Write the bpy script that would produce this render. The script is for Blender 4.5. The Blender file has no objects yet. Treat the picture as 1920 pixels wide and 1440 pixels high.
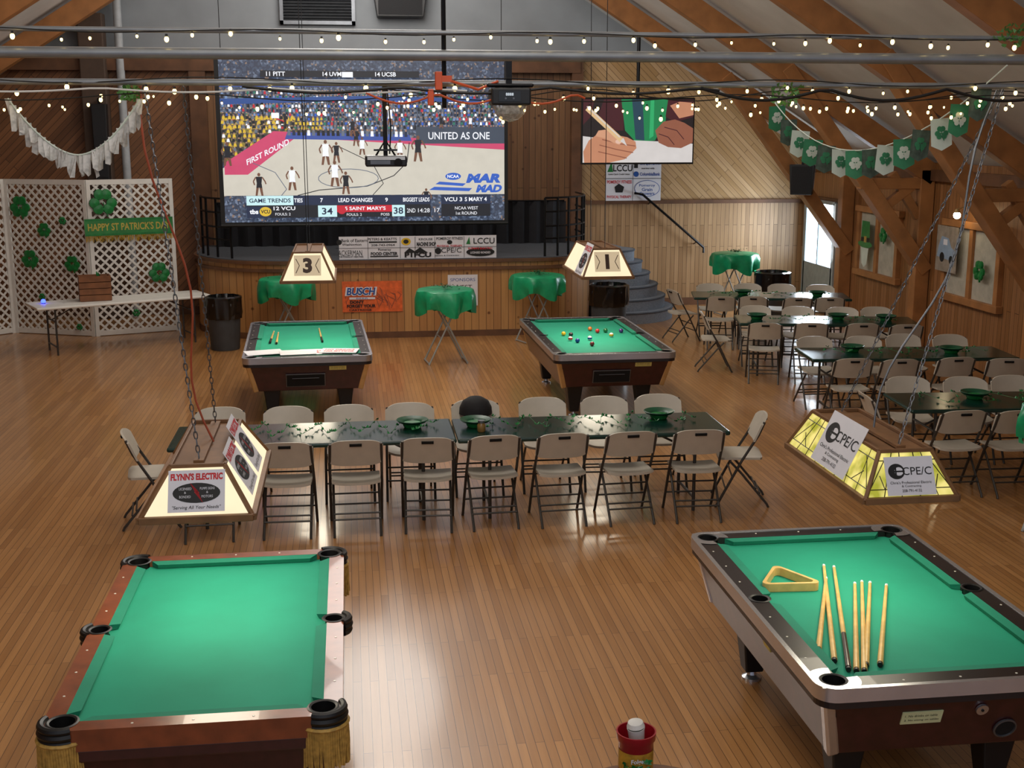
import bpy, math, random
from mathutils import Vector, Matrix, Euler
random.seed(7)
R=random.uniform
rad=math.radians
def lin(c): return c/12.92 if c<=.04045 else ((c+.055)/1.055)**2.4
def hx(s): return tuple(lin(int(s[i:i+2],16)/255) for i in (0,2,4))+(1,)
# ------------------------------------------------------------ materials
MATS={}
def mat(name,col,rough=.5,metal=0,emit=0,var=.12,scale=8,bump=0,coat=0,trans=0,alpha=1):
    if name in MATS: return MATS[name]
    m=bpy.data.materials.new(name); m.use_nodes=True
    nt=m.node_tree; n=nt.nodes; b=n['Principled BSDF']
    c=hx(col)
    tc=n.new('ShaderNodeTexCoord'); nz=n.new('ShaderNodeTexNoise'); nz.inputs['Scale'].default_value=scale
    nz.inputs['Detail'].default_value=4
    nt.links.new(tc.outputs['Object'],nz.inputs['Vector'])
    r=n.new('ShaderNodeValToRGB')
    r.color_ramp.elements[0].position=.3; r.color_ramp.elements[1].position=.7
    r.color_ramp.elements[0].color=tuple(x*(1-var) for x in c[:3])+(1,)
    r.color_ramp.elements[1].color=tuple(min(1,x*(1+var)) for x in c[:3])+(1,)
    nt.links.new(nz.outputs['Fac'],r.inputs['Fac'])
    nt.links.new(r.outputs['Color'],b.inputs['Base Color'])
    b.inputs['Roughness'].default_value=rough; b.inputs['Metallic'].default_value=metal
    b.inputs['Coat Weight'].default_value=coat
    if alpha<1: b.inputs['Alpha'].default_value=alpha
    if trans: b.inputs['Transmission Weight'].default_value=trans
    if emit:
        nt.links.new(r.outputs['Color'],b.inputs['Emission Color']); b.inputs['Emission Strength'].default_value=emit
    if bump:
        bp=n.new('ShaderNodeBump'); bp.inputs['Strength'].default_value=bump; bp.inputs['Distance'].default_value=.01
        nt.links.new(nz.outputs['Fac'],bp.inputs['Height']); nt.links.new(bp.outputs['Normal'],b.inputs['Normal'])
    MATS[name]=m; return m
def em(name,col,s=1.0):
    # self-luminous picture colour
    if name in MATS: return MATS[name]
    m=mat(name,col,.6,0,s,var=.04,scale=5)
    b=m.node_tree.nodes['Principled BSDF']
    for l in list(m.node_tree.links):
        if l.to_socket==b.inputs['Base Color']: m.node_tree.links.remove(l)
    b.inputs['Base Color'].default_value=(.02,.02,.02,1)
    return m
def boards(name,c1,c2,gap,axes,angle,bw,bl,rough=.45,coat=0,grain=.25,bump=.25,mortar=.004,knots=False,bias=0):
    """planks: axes picks the two object-space axes of the surface, angle turns the planks"""
    m=bpy.data.materials.new(name); m.use_nodes=True
    nt=m.node_tree; n=nt.nodes; L=nt.links.new; b=n['Principled BSDF']
    tc=n.new('ShaderNodeTexCoord'); sx=n.new('ShaderNodeSeparateXYZ'); cb=n.new('ShaderNodeCombineXYZ')
    L(tc.outputs['Object'],sx.inputs[0]); L(sx.outputs[axes[0]],cb.inputs[0]); L(sx.outputs[axes[1]],cb.inputs[1])
    mp=n.new('ShaderNodeMapping'); mp.inputs['Rotation'].default_value=(0,0,rad(angle)); L(cb.outputs[0],mp.inputs[0])
    br=n.new('ShaderNodeTexBrick'); L(mp.outputs[0],br.inputs['Vector'])
    br.inputs['Scale'].default_value=1; br.inputs['Brick Width'].default_value=bl; br.inputs['Row Height'].default_value=bw
    br.inputs['Mortar Size'].default_value=mortar; br.inputs['Mortar Smooth'].default_value=.3; br.inputs['Bias'].default_value=bias
    br.inputs['Color1'].default_value=hx(c1); br.inputs['Color2'].default_value=hx(c2); br.inputs['Mortar'].default_value=hx(gap)
    br.offset=.37
    mp2=n.new('ShaderNodeMapping'); mp2.inputs['Scale'].default_value=(1.5,28,1); L(mp.outputs[0],mp2.inputs[0])
    nz=n.new('ShaderNodeTexNoise'); nz.inputs['Scale'].default_value=1; nz.inputs['Detail'].default_value=6; L(mp2.outputs[0],nz.inputs['Vector'])
    mx=n.new('ShaderNodeMixRGB'); mx.blend_type='MULTIPLY'; mx.inputs[0].default_value=grain*2
    rp=n.new('ShaderNodeValToRGB'); rp.color_ramp.elements[0].position=.3; rp.color_ramp.elements[1].position=.65
    rp.color_ramp.elements[0].color=(.55,.5,.45,1); rp.color_ramp.elements[1].color=(1,1,1,1)
    L(nz.outputs['Fac'],rp.inputs[0]); L(br.outputs['Color'],mx.inputs[1]); L(rp.outputs[0],mx.inputs[2])
    out=mx.outputs[0]
    if knots:
        vo=n.new('ShaderNodeTexVoronoi'); vo.inputs['Scale'].default_value=4.2; L(mp.outputs[0],vo.inputs['Vector'])
        r2=n.new('ShaderNodeValToRGB'); r2.color_ramp.elements[0].position=.06; r2.color_ramp.elements[1].position=.13
        r2.color_ramp.elements[0].color=(.22,.1,.04,1); r2.color_ramp.elements[1].color=(1,1,1,1)
        L(vo.outputs['Distance'],r2.inputs[0]); m2=n.new('ShaderNodeMixRGB'); m2.blend_type='MULTIPLY'; m2.inputs[0].default_value=.8
        L(out,m2.inputs[1]); L(r2.outputs[0],m2.inputs[2]); out=m2.outputs[0]
    L(out,b.inputs['Base Color']); b.inputs['Roughness'].default_value=rough; b.inputs['Coat Weight'].default_value=coat
    b.inputs['Coat Roughness'].default_value=.13
    bp=n.new('ShaderNodeBump'); bp.inputs['Strength'].default_value=bump; bp.inputs['Distance'].default_value=.003
    inv=n.new('ShaderNodeMath'); inv.operation='SUBTRACT'; inv.inputs[0].default_value=1; L(br.outputs['Fac'],inv.inputs[1])
    L(inv.outputs[0],bp.inputs['Height']); L(bp.outputs['Normal'],b.inputs['Normal'])
    return m
# ------------------------------------------------------------ mesh builder
class MB:
    def __init__(s): s.v=[];s.f=[];s.m=[];s.mats=[]
    def mi(s,mt):
        if mt not in s.mats: s.mats.append(mt)
        return s.mats.index(mt)
    def add(s,vs,fs,mt):
        o=len(s.v); k=s.mi(mt); s.v+= [tuple(x) for x in vs]
        for f in fs: s.f.append([i+o for i in f]); s.m.append(k)
    def box(s,c,d,mt,rot=None):
        x,y,z=d[0]/2,d[1]/2,d[2]/2
        vs=[Vector((a*x,b*y,e*z)) for e in(-1,1) for b in(-1,1) for a in(-1,1)]
        if rot is not None: vs=[rot@v for v in vs]
        vs=[v+Vector(c) for v in vs]
        s.add(vs,[(0,2,3,1),(4,5,7,6),(0,1,5,4),(2,6,7,3),(0,4,6,2),(1,3,7,5)],mt)
    def frus(s,z0,a,z1,b,mt,c=(0,0)):
        vs=[(c[0]+sx*w/2,c[1]+sy*d/2,z) for z,(w,d) in((z0,a),(z1,b)) for sy in(-1,1) for sx in(-1,1)]
        s.add(vs,[(0,2,3,1),(4,5,7,6),(0,1,5,4),(2,6,7,3),(0,4,6,2),(1,3,7,5)],mt)
    def beam(s,p0,p1,w,h,mt,up=(0,1,0)):
        p0=Vector(p0);p1=Vector(p1);d=(p1-p0).normalized();u=Vector(up)
        if abs(d.dot(u))>.99: u=Vector((1,0,0))
        a=d.cross(u).normalized();b=a.cross(d).normalized()
        vs=[p+a*x*w/2+b*y*h/2 for p in(p0,p1) for y in(-1,1) for x in(-1,1)]
        s.add(vs,[(0,1,3,2),(4,6,7,5),(0,4,5,1),(2,3,7,6),(0,2,6,4),(1,5,7,3)],mt)
    def tube(s,pts,r,mt,seg=8,r1=None):
        pts=[Vector(p) for p in pts]; n=len(pts); vs=[]; fs=[]
        d0=(pts[1]-pts[0]).normalized(); u=Vector((0,0,1)) if abs(d0.z)<.9 else Vector((1,0,0))
        for i,p in enumerate(pts):
            d=(pts[min(i+1,n-1)]-pts[max(i-1,0)]).normalized()
            a=d.cross(u).normalized(); b=a.cross(d).normalized(); u=b
            rr=r if r1 is None else r+(r1-r)*i/(n-1)
            for k in range(seg):
                t=2*math.pi*k/seg; vs.append(p+a*math.cos(t)*rr+b*math.sin(t)*rr)
        for i in range(n-1):
            for k in range(seg):
                k2=(k+1)%seg; fs.append((i*seg+k,i*seg+k2,(i+1)*seg+k2,(i+1)*seg+k))
        fs.append(tuple(range(seg))[::-1]); fs.append(tuple((n-1)*seg+k for k in range(seg)))
        s.add(vs,fs,mt)
    def lathe(s,prof,mt,seg=24,c=(0,0,0),wob=None,cap=True):
        vs=[];fs=[];n=len(prof)
        for r,z in prof:
            for k in range(seg):
                t=2*math.pi*k/seg; rr=r+(wob(t,z) if wob else 0)
                vs.append((c[0]+rr*math.cos(t),c[1]+rr*math.sin(t),c[2]+z))
        for i in range(n-1):
            for k in range(seg):
                k2=(k+1)%seg; fs.append((i*seg+k,i*seg+k2,(i+1)*seg+k2,(i+1)*seg+k))
        if cap: fs.append(tuple(range(seg))[::-1]); fs.append(tuple((n-1)*seg+k for k in range(seg)))
        s.add(vs,fs,mt)
    def prism(s,pts,z0,z1,mt,fn=None):
        n=len(pts); fn=fn or (lambda x,y,z:(x,y,z))
        vs=[fn(x,y,z0) for x,y in pts]+[fn(x,y,z1) for x,y in pts]
        fs=[tuple(range(n))[::-1],tuple(range(n,2*n))]+[(i,(i+1)%n,n+(i+1)%n,n+i) for i in range(n)]
        s.add(vs,fs,mt)
    def sph(s,c,r,mt,seg=10,ring=6,sc=(1,1,1)):
        vs=[];fs=[]
        for i in range(ring+1):
            ph=math.pi*i/ring
            for k in range(seg):
                t=2*math.pi*k/seg; vs.append((c[0]+r*sc[0]*math.sin(ph)*math.cos(t),c[1]+r*sc[1]*math.sin(ph)*math.sin(t),c[2]+r*sc[2]*math.cos(ph)))
        for i in range(ring):
            for k in range(seg):
                k2=(k+1)%seg; fs.append((i*seg+k,(i+1)*seg+k,(i+1)*seg+k2,i*seg+k2))
        s.add(vs,fs,mt)
    def cols(s,xs,lo,hi,t,fn,mt):
        vs=[];fs=[]
        for x in xs: vs+=[fn(x,lo(x),0),fn(x,hi(x),0),fn(x,hi(x),t),fn(x,lo(x),t)]
        for i in range(len(xs)-1):
            a=i*4;b=a+4
            for k in range(4): fs.append((a+k,a+(k+1)%4,b+(k+1)%4,b+k))
        e=(len(xs)-1)*4; fs+=[(3,2,1,0),(e,e+1,e+2,e+3)]
        s.add(vs,fs,mt)
    def obj(s,name,parent=None,smooth=False,bevel=0,loc=None,rot=None):
        me=bpy.data.meshes.new(name); me.from_pydata(s.v,[],s.f); 
        for mt in s.mats: me.materials.append(mt)
        me.polygons.foreach_set('material_index',s.m)
        me.update()
        o=bpy.data.objects.new(name,me); bpy.context.collection.objects.link(o)
        if smooth:
            me.polygons.foreach_set('use_smooth',[True]*len(me.polygons))
            try: me.set_sharp_from_angle(angle=rad(40))
            except Exception: pass
        if bevel:
            b=o.modifiers.new('bevel','BEVEL'); b.width=bevel; b.segments=2; b.limit_method='ANGLE'
        if loc: o.location=loc
        if rot: o.rotation_euler=rot
        if parent: o.parent=parent
        return o
def thing(name,label,cat,loc=(0,0,0),rz=0,group=None):
    e=bpy.data.objects.new(name,None); e.empty_display_size=.1; bpy.context.collection.objects.link(e)
    e.location=loc; e.rotation_euler=(0,0,rz); e['label']=label; e['category']=cat
    if group: e['group']=group
    return e
def tag(o,label,cat,group=None):
    o['label']=label;o['category']=cat
    if group:o['group']=group
    return o
def dup(src,loc,rz=0,label=None,tilt=None):
    def rec(o,p):
        c=o.copy(); bpy.context.collection.objects.link(c)
        if p: c.parent=p
        for ch in list(o.children): rec(ch,c)
        return c
    c=rec(src,None); c.location=loc; c.rotation_euler=tilt or (0,0,rz)
    if label:c['label']=label
    return c
def struct(o): o['kind']='structure'; return o
# ------------------------------------------------------------ flat pictures / lettering
def text_geo(s,bold=.0):
    cu=bpy.data.curves.new('t','FONT'); cu.body=s; cu.size=1; cu.offset=bold; cu.resolution_u=3
    o=bpy.data.objects.new('t',cu); bpy.context.collection.objects.link(o)
    dg=bpy.context.evaluated_depsgraph_get(); dg.update()
    me=bpy.data.meshes.new_from_object(o.evaluated_get(dg))
    vs=[(v.co.x,v.co.y) for v in me.vertices]; fs=[tuple(p.vertices) for p in me.polygons]
    bpy.data.objects.remove(o); bpy.data.meshes.remove(me); bpy.data.curves.remove(cu)
    return vs,fs
class Pic:
    """flat artwork in local XZ, facing -Y; fx,fz map canvas units to metres"""
    def __init__(s,fx=lambda x:x,fz=lambda z:z,y0=-.004,dy=.0004): s.mb=MB(); s.fx=fx; s.fz=fz; s.y=y0; s.dy=dy
    def P(s,x,z): return (s.fx(x),s.y,s.fz(z))
    def poly(s,pts,mt,step=True):
        if step:s.y-=s.dy
        s.mb.add([s.P(*p) for p in pts],[tuple(range(len(pts)))],mt)
    def rect(s,x0,z0,x1,z1,mt): s.poly([(x0,z0),(x1,z0),(x1,z1),(x0,z1)],mt)
    def ell(s,cx,cz,a,b,mt,n=20,t0=0,t1=2*math.pi): s.poly([(cx+a*math.cos(t0+(t1-t0)*i/n),cz+b*math.sin(t0+(t1-t0)*i/n)) for i in range(n)],mt)
    def line(s,pts,w,mt):
        s.y-=s.dy
        for (x0,z0),(x1,z1) in zip(pts,pts[1:]):
            l=math.hypot(x1-x0,z1-z0) or 1; nx,nz=-(z1-z0)/l*w/2,(x1-x0)/l*w/2
            s.poly([(x0+nx,z0+nz),(x1+nx,z1+nz),(x1-nx,z1-nz),(x0-nx,z0-nz)],mt,False)
    def text(s,t,cx,cz,h,mt,w=None,bold=.0,ang=0,shear=0):
        """centred on cx,cz in canvas units, total height h, width w"""
        s.y-=s.dy
        vs,fs=text_geo(t,bold)
        if not vs: return
        x0=min(v[0] for v in vs);x1=max(v[0] for v in vs);z0=min(v[1] for v in vs);z1=max(v[1] for v in vs)
        sg=1 if s.fz(1)>s.fz(0) else -1
        k=h/(z1-z0); kx=(w/(x1-x0)) if w else k
        ca,sa=math.cos(ang),math.sin(ang); out=[]
        for x,z in vs:
            a=(x-(x0+x1)/2)*kx; b=(z-(z0+z1)/2)*k; a+=shear*b
            a,b=a*ca-b*sa,a*sa+b*ca
            out.append(s.P(cx+a,cz+b*sg))
        s.mb.add(out,fs,mt)
    def shamrock(s,cx,cz,r,mt,n=3,sg=1):
        for i in range(n):
            a=math.pi/2+i*2*math.pi/n
            for d in(-.42,.42):
                s.ell(cx+math.cos(a+d)*r*.55,cz+sg*math.sin(a+d)*r*.55,r*.34,r*.34,mt,12)
            s.poly([(cx,cz),(cx+math.cos(a-.6)*r*.62,cz+sg*math.sin(a-.6)*r*.62),(cx+math.cos(a+.6)*r*.62,cz+sg*math.sin(a+.6)*r*.62)],mt)
        s.line([(cx,cz),(cx+r*.25,cz-sg*r*.95)],r*.16,mt)
    def obj(s,name,parent): return s.mb.obj(name,parent)
# ------------------------------------------------------------ palette
black=mat('black_plastic','121214',.45); blackm=mat('black_metal','17171a',.4,.6); dark=mat('dark_void','060606',.9)
chrome=mat('chrome','c9cbd2',.25,.85,var=.05); steel=mat('grey_steel','6a6d72',.4,.7)
white=mat('white_paint','dcdad4',.5,var=.05); paper=mat('paper_white','dedee6',.6,var=.03)
ink=mat('ink_black','141416',.6); red=mat('ink_red','c4202a',.6); blue=mat('ink_blue','1f4f9c',.6); grn=mat('ink_green','1f7a3a',.6)
cloth_g=mat('pool_cloth','129072',.85,var=.06,scale=3,bump=.05)
cloth_d=mat('pool_cushion_cloth','108065',.85,var=.06)
tcover=mat('green_plastic_cover','129563',.35,var=.2,bump=.2)
dgreen=mat('dark_green_tabletop','0d2f28',.2,var=.25,scale=3)
shamg=mat('shamrock_green','0f7334',.4,var=.3,scale=20)
beige=mat('chair_plastic','beb6a8',.4,var=.05); frame=mat('chair_frame','45423f',.4,.5)
timber=mat('timber_beam','a06c3e',.5,var=.22,scale=4,bump=.3); timber_d=mat('timber_dark','64422a',.6,var=.3,scale=4,bump=.3)
maho=mat('mahogany','3a181a',.35,var=.3,scale=12,coat=.3); brownrail=mat('brown_rail','7a3e22',.3,var=.25,scale=10,coat=.3)
blkrail=mat('black_rail','191214',.4,coat=.15); gold=mat('gold_fringe','b08c44',.6,var=.3,scale=40)
goldtrim=mat('gold_trim','c8aa78',.35,.6)
maple=mat('maple','dcb86e',.35,var=.15,scale=15,coat=.3)
# ------------------------------------------------------------ room
XR=8.6; XL=-8.0; YB=22.6; AP=(.3,7.95)
floor_m=boards('floor_strips','b98650','9e6d3b','4a2b15',(0,1),90,.052,1.4,rough=.34,coat=.55,grain=.16,bump=.12,mortar=.0019)
mb=MB(); mb.box((.3,10.8,-.05),(17,24.4,.1),floor_m); struct(mb.obj('floor'))
wl_diag=boards('wall_boards_diagonal_brown','936440','744d30','322015',(0,2),-45,.09,2.2,rough=.5)
wr_diag=boards('wall_boards_diagonal_pale','c8a57a','ae8959','66492a',(0,2),45,.085,1.6,rough=.5,grain=.15)
w_vert=boards('wall_boards_vertical','8f6846','765237','302015',(0,2),90,.11,6,rough=.5,knots=True)
w_low=boards('wall_boards_low','ba966e','a07d58','5e4329',(0,2),90,.08,1.1,rough=.45,grain=.2)
w_right=boards('wall_boards_right','a2724a','86592f','42290f',(1,2),90,.1,2.5,rough=.45,grain=.25)
w_grey=mat('gable_grey','8b9095',.8,var=.08,scale=2)
mb=MB()
def q(x0,x1,z0,z1,mt): mb.box(((x0+x1)/2,YB+.05,(z0+z1)/2),(x1-x0,.1,z1-z0),mt)
q(XL,-2.55,0,4.5,wl_diag); q(-2.55,4.2,0,4.5,w_vert); q(4.2,XR+.1,1.95,4.5,wr_diag); q(4.2,XR+.1,0,1.95,w_low)
mb.prism([(XL-.1,4.5),(XR+.1,4.5),(XR+.1,4.6),(AP[0],8.1),(XL-.1,4.6)],YB,YB+.1,w_grey,fn=lambda x,y,z:(x,z,y))
struct(mb.obj('wall_back'))
mb=MB(); mb.box((XR+.05,10.8,1.4),(.1,24,2.8),w_right); struct(mb.obj('wall_right'))
mb=MB(); mb.box((XL-.05,10.8,1.4),(.1,24,2.8),w_right); struct(mb.obj('wall_left'))
ceil_m=mat('ceiling_insulation','cbc8c4',.75,var=.1,scale=1.5,bump=.5)
sl=.63
def roofz(x): return 7.95-sl*abs(x-.3)
mb=MB()
for xe in(XR+.1,XL-.2):
    z=roofz(xe)
    pts=[(.3,7.95+.12),(xe,z+.12),(xe,z+.24),(.3,7.95+.24)]
    mb.prism(pts,-1.2,YB+.1,ceil_m,fn=lambda x,y,z:(x,z,y))
struct(mb.obj('ceiling'))
tn=[0]
def trim(mb,**k):
    tn[0]+=1; o=mb.obj('trim_%d'%tn[0],**k); return struct(o)
for fy in(20.35,17.45,14.2,10.9,7.6):
    for sgn,xw in((1,XR),(-1,XL)):
        X=lambda d:.3+sgn*d
        hw=abs(xw-.3)
        mb=MB(); mb.beam((X(0),fy,7.8),(X(hw),fy,roofz(xw)-.12),.2,.3,timber,up=(0,0,1)); trim(mb,bevel=.01)
        mb=MB(); mb.beam((X(hw-2.35),fy,4.2-.05),(X(hw-.05),fy,1.2),.2,.26,timber,up=(0,1,0)); trim(mb,bevel=.01)
        mb=MB(); mb.box((X(hw-.12),fy,1.35),(.22,.2,2.7),timber); trim(mb,bevel=.01)
        if fy>20: continue
        mb=MB(); mb.beam((X(hw-1.15),fy,2.5),(X(hw-.15),fy,2.5),.16,.16,timber,up=(0,0,1))
        mb.beam((X(hw-.75),fy,2.15),(X(hw-.15),fy,2.6),.13,.13,timber); mb.beam((X(hw-.65),fy,2.65),(X(hw-.2),fy,2.0),.12,.12,timber); trim(mb,bevel=.008)
mb=MB(); mb.box((-1.9,YB-.12,4.42),(12.2,.2,.3),timber_d); trim(mb)
mb=MB(); mb.box((XR-.04,10.8,2.62),(.1,23.5,.16),timber_d); trim(mb)
mb=MB(); mb.box((6.4,YB-.03,1.95),(4.3,.05,.07),timber_d); trim(mb)
mb=MB(); mb.box((-2.55,YB-.1,2.3),(.28,.2,4.6),timber_d); trim(mb)
mb=MB(); mb.box((4.15,YB-.1,2.3),(.2,.2,4.6),timber_d); trim(mb)
mb=MB(); mb.box((-4.25,YB-.25,2.6),(.42,.3,5.2),mat('column_dark','4e3c30',.7)); trim(mb,bevel=.02)
mb=MB(); mb.tube([(-3.82,YB-.2,0),(-3.82,YB-.2,5.9)],.07,mat('duct_white','a7aaad',.5),12); trim(mb,smooth=True)
for x0,x1 in((XL,-2.6),(5.8,XR)):
    mb=MB(); mb.box(((x0+x1)/2,YB-.02,.07),(x1-x0,.03,.14),timber_d); o=mb.obj('baseboard_back'); struct(o)
# right wall door + boarded windows
doorg=mat('door_grey','8d989e',.4); glass_l=em('daylight_glass','d4eaff',7)
d=MB(); d.box((XR-.03,21.6,1.02),(.06,1.7,2.1),timber_d); d=struct(d.obj('door_1'))
m2=MB()
for y in(20.9,22.3): m2.box((XR-.075,y,1.0),(.05,.12,2.0),doorg)
for z,h in((.45,.8),(1.99,.06)): m2.box((XR-.075,21.6,z),(.05,1.4,h),doorg)
m2.obj('door_leaf',d,bevel=.005)
m2=MB(); m2.box((XR-.07,21.6,1.4),(.02,1.3,1.1),glass_l); m2.obj('door_glass',d)
m2=MB(); m2.box((XR-.1,21.6,1.4),(.02,.04,1.1),doorg); m2.obj('mullion',d)
wn=0
pane=mat('window_board','b3ad9e',.6,var=.15)
for y0,y1 in((18.4,19.9),(15.3,16.8),(12.2,13.6)):
    wn+=1; m2=MB(); yc=(y0+y1)/2
    for y in(y0,yc,y1): m2.box((XR-.04,y,1.45),(.08,.1,1.1),timber)
    for z in(.92,1.98): m2.box((XR-.05,yc,z),(.1,y1-y0+.2,.1),timber)
    w=struct(m2.obj('window_%d'%wn,bevel=.006))
    m2=MB(); m2.box((XR-.02,yc,1.45),(.03,y1-y0,1.0),pane); m2.obj('pane',w)
# vent and speaker on gable
v=thing('air_vent','grey louvred air vent mounted high on the gable wall','vent',(-.45,YB-.06,5.1))
mb=MB(); 
for x in(-.62,.62): mb.box((x,0,.3),(.06,.12,.66),steel)
for z in(0,.6): mb.box((0,0,z),(1.3,.12,.06),steel)
mb.obj('vent_frame',v)
mb=MB()
for i in range(11): mb.box((0,0,.06+i*.05),(1.2,.1,.012),steel,Matrix.Rotation(rad(35),3,'X'))
mb.box((0,.05,.3),(1.2,.01,.6),dark); mb.obj('louvres',v)
def speaker(loc,w,dp,h,label,rz=0):
    s=thing('loudspeaker',label,'speaker',loc,rz)
    mb=MB(); mb.frus(0,(w*.85,dp),h,(w,dp),black); mb.obj('speaker_cabinet',s,bevel=.01)
    mb=MB(); mb.box((0,-dp/2-.006,h*.5),(w*.8,.012,h*.88),mat('speaker_mesh','1d1d20',.8,var=.3,scale=80)); mb.obj('speaker_grille',s)
    mb=MB(); mb.box((0,0,h+.05),(.04,.04,.1),blackm); mb.box((0,dp/4,h+.08),(.04,dp/2,.03),blackm); mb.obj('speaker_bracket',s)
speaker((.98,YB-.2,5.2),.95,.3,.5,'large black loudspeaker mounted high on the gable wall')
speaker((7.6,20.15,2.2),.42,.3,.5,'black loudspeaker hung from a timber roof brace',rad(-25))
speaker((-4.15,YB-.55,2.4),.25,.2,1.3,'tall narrow black speaker fixed to a wooden column')
# ------------------------------------------------------------ stage
st_wood=boards('stage_boards','c2925a','a97646','54371e',(0,2),90,.12,5,rough=.4,knots=True,grain=.15)
carpet=mat('grey_carpet','4c5057',.95,var=.2,scale=60)
def stage_outline(off=0,n=14):
    pts=[]
    cx,cy,rr=-.9,21.2,1.65+off
    for i in range(n+1):
        a=math.pi+ (math.pi/2)*i/n; pts.append((cx+ (rr)*math.cos(a),cy+(rr)*math.sin(a)))
    cx,cy,rr=2.9,20.7,1.15+off
    for i in range(n+1):
        a=-math.pi/2+(math.pi/2)*i/n; pts.append((cx+rr*math.cos(a),cy+rr*math.sin(a)))
    return pts
ol=stage_outline()
s=thing('stage','low wooden stage with curved knotty pine front','stage',(0,0,0))
full=[(-2.55,YB-.25)]+ol+[(4.05,YB-.25)]
mb=MB(); mb.prism(full,0,1.2,st_wood); mb.obj('stage_front',s)
mb=MB(); o2=[(-2.6,YB-.25)]+stage_outline(.05)+[(4.1,YB-.25)]; mb.prism(o2,1.2,1.25,timber_d); mb.prism(o2,1.08,1.13,timber_d); mb.obj('stage_trim',s)
mb=MB(); mb.prism(full,1.251,1.262,carpet); mb.obj('stage_deck',s)
mb=MB(); mb.prism([(-2.56,YB-.25)]+stage_outline(.012)+[(4.06,YB-.25)],0,.1,timber_d); mb.obj('stage_kickboard',s)
def railing(pts,label):
    t=thing('stage_railing',label,'railing',(0,0,0))
    for x,y in pts[::2]:
        mb=MB(); mb.tube([(x,y,1.262),(x,y,2.2)],.02,blackm); mb.obj('rail_post',t,smooth=True)
    for z in(1.55,1.75,1.98,2.2):
        mb=MB(); mb.tube([(x,y,z) for x,y in pts],.016,blackm); mb.obj('rail_bar',t,smooth=True)
o3=stage_outline(-.1)
railing(o3[:9],'black metal tube railing around the curved stage corner')
railing(o3[-13:]+[(3.95,21.4)],'black metal tube railing beside the stage stairs')
# stairs
st=thing('stage_stairs','curved grey-carpeted steps leading up to the stage','stairs',(4.6,21.45,0))
for i in range(6):
    r=1.12-i*.14; mb=MB()
    pts=[(r*math.cos(a),r*math.sin(a)) for a in [math.pi*1.0+math.pi*k/24*1.25 for k in range(25)]]
    pts=[(max(x,-.48),y) for x,y in pts]+[(.3 if i<5 else .2,.9),(-.48,.9)]
    mb.prism(pts,i*.2,(i+1)*.2-.0,mat('step_carpet','838b97',.9,var=.2,scale=50))
    q0=[p_ for p_ in pts[:25] if p_[0]>-.479]
    mb.tube([(x,y,(i+1)*.2-.015) for x,y in q0],.018,mat('step_nosing','525a66',.8),6)
    mb.obj('step',st)
h=thing('stair_handrail','black metal handrail fixed to the board wall','handrail',(5.4,YB-.12,1.0))
mb=MB(); mb.tube([(-.15,-.02,1.12),(0,-.02,1.1),(1.2,-.02,.1),(1.2,-.02,.0)],.022,blackm); mb.obj('rail_bar',h,smooth=True)
for x,z in((.15,.95),(1.05,.2)):
    mb=MB(); mb.tube([(x,-.02,z),(x,.12,z-.04)],.012,blackm); mb.obj('rail_bracket',h)
# ------------------------------------------------------------ projection screen
sc=thing('projection_screen','large hanging projection screen showing a basketball game','projection screen',(0,19.75,0))
fx=lambda u:-1.93+(u-424)*(4.42/527); fz=lambda v:1.85+(413-v)*(2.50/308)
mb=MB(); mb.box((fx(687),.02,fz(258)),(fx(957)-fx(417),.03,fz(100)-fz(418)),black); mb.obj('screen_border',sc)
mb=MB(); mb.tube([(fx(412),.03,fz(98)),(fx(960),.03,fz(98))],.06,mat('screen_case','8d8f92',.5),12); mb.obj('screen_housing',sc,smooth=True)
mb=MB(); mb.tube([(fx(417),.02,fz(419)),(fx(957),.02,fz(419))],.025,black,10); mb.obj('bottom_bar',sc,smooth=True)
for x in(fx(430),fx(945)):
    mb=MB(); mb.tube([(x,.03,fz(98)),(x,.03,roofz(x)+.1)],.006,blackm,6); mb.obj('hanging_cable',sc)
def speckle(name,c1,c2,c3,scale,s):
    m=bpy.data.materials.new(name); m.use_nodes=True; nt=m.node_tree; n=nt.nodes; b=n['Principled BSDF']
    tc=n.new('ShaderNodeTexCoord'); vo=n.new('ShaderNodeTexVoronoi'); vo.inputs['Scale'].default_value=scale
    nt.links.new(tc.outputs['Object'],vo.inputs['Vector'])
    sp=n.new('ShaderNodeSeparateColor'); nt.links.new(vo.outputs['Color'],sp.inputs[0])
    r=n.new('ShaderNodeValToRGB'); e=r.color_ramp.elements; r.color_ramp.interpolation='CONSTANT'
    e[0].position=0; e[0].color=hx(c1); e[1].position=.45; e[1].color=hx(c2)
    x=e.new(.82); x.color=hx(c3); x=e.new(.95); x.color=hx('8a7468')
    nt.links.new(sp.outputs[0],r.inputs[0]); nt.links.new(r.outputs[0],b.inputs['Emission Color'])
    b.inputs['Emission Strength'].default_value=s; b.inputs['Base Color'].default_value=(.05,.05,.05,1)
    return m
crowd=speckle('screen_crowd','2f3a50','43526a','71809a',34,.9)
crowd_d=speckle('screen_crowd_dark','28344c','3a4962','66748c',34,.9)
crowd2=speckle('screen_crowd_yellow','2e2e30','4c4838','8d7c34',34,.9)
court=em('scr_court','d2ccbe',1.0); courtp=em('scr_border','cf4a70',1.0); c_white=em('scr_white','eef0f6',1.1); c_navy=em('scr_navy','26324e',.9)
c_red=em('scr_red','c8283a',1); c_dk=em('scr_dark','20242e',.8); c_blue=em('scr_blue','3460c0',1); c_cy=em('scr_cyan','c8ecf0',1.05)
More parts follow.
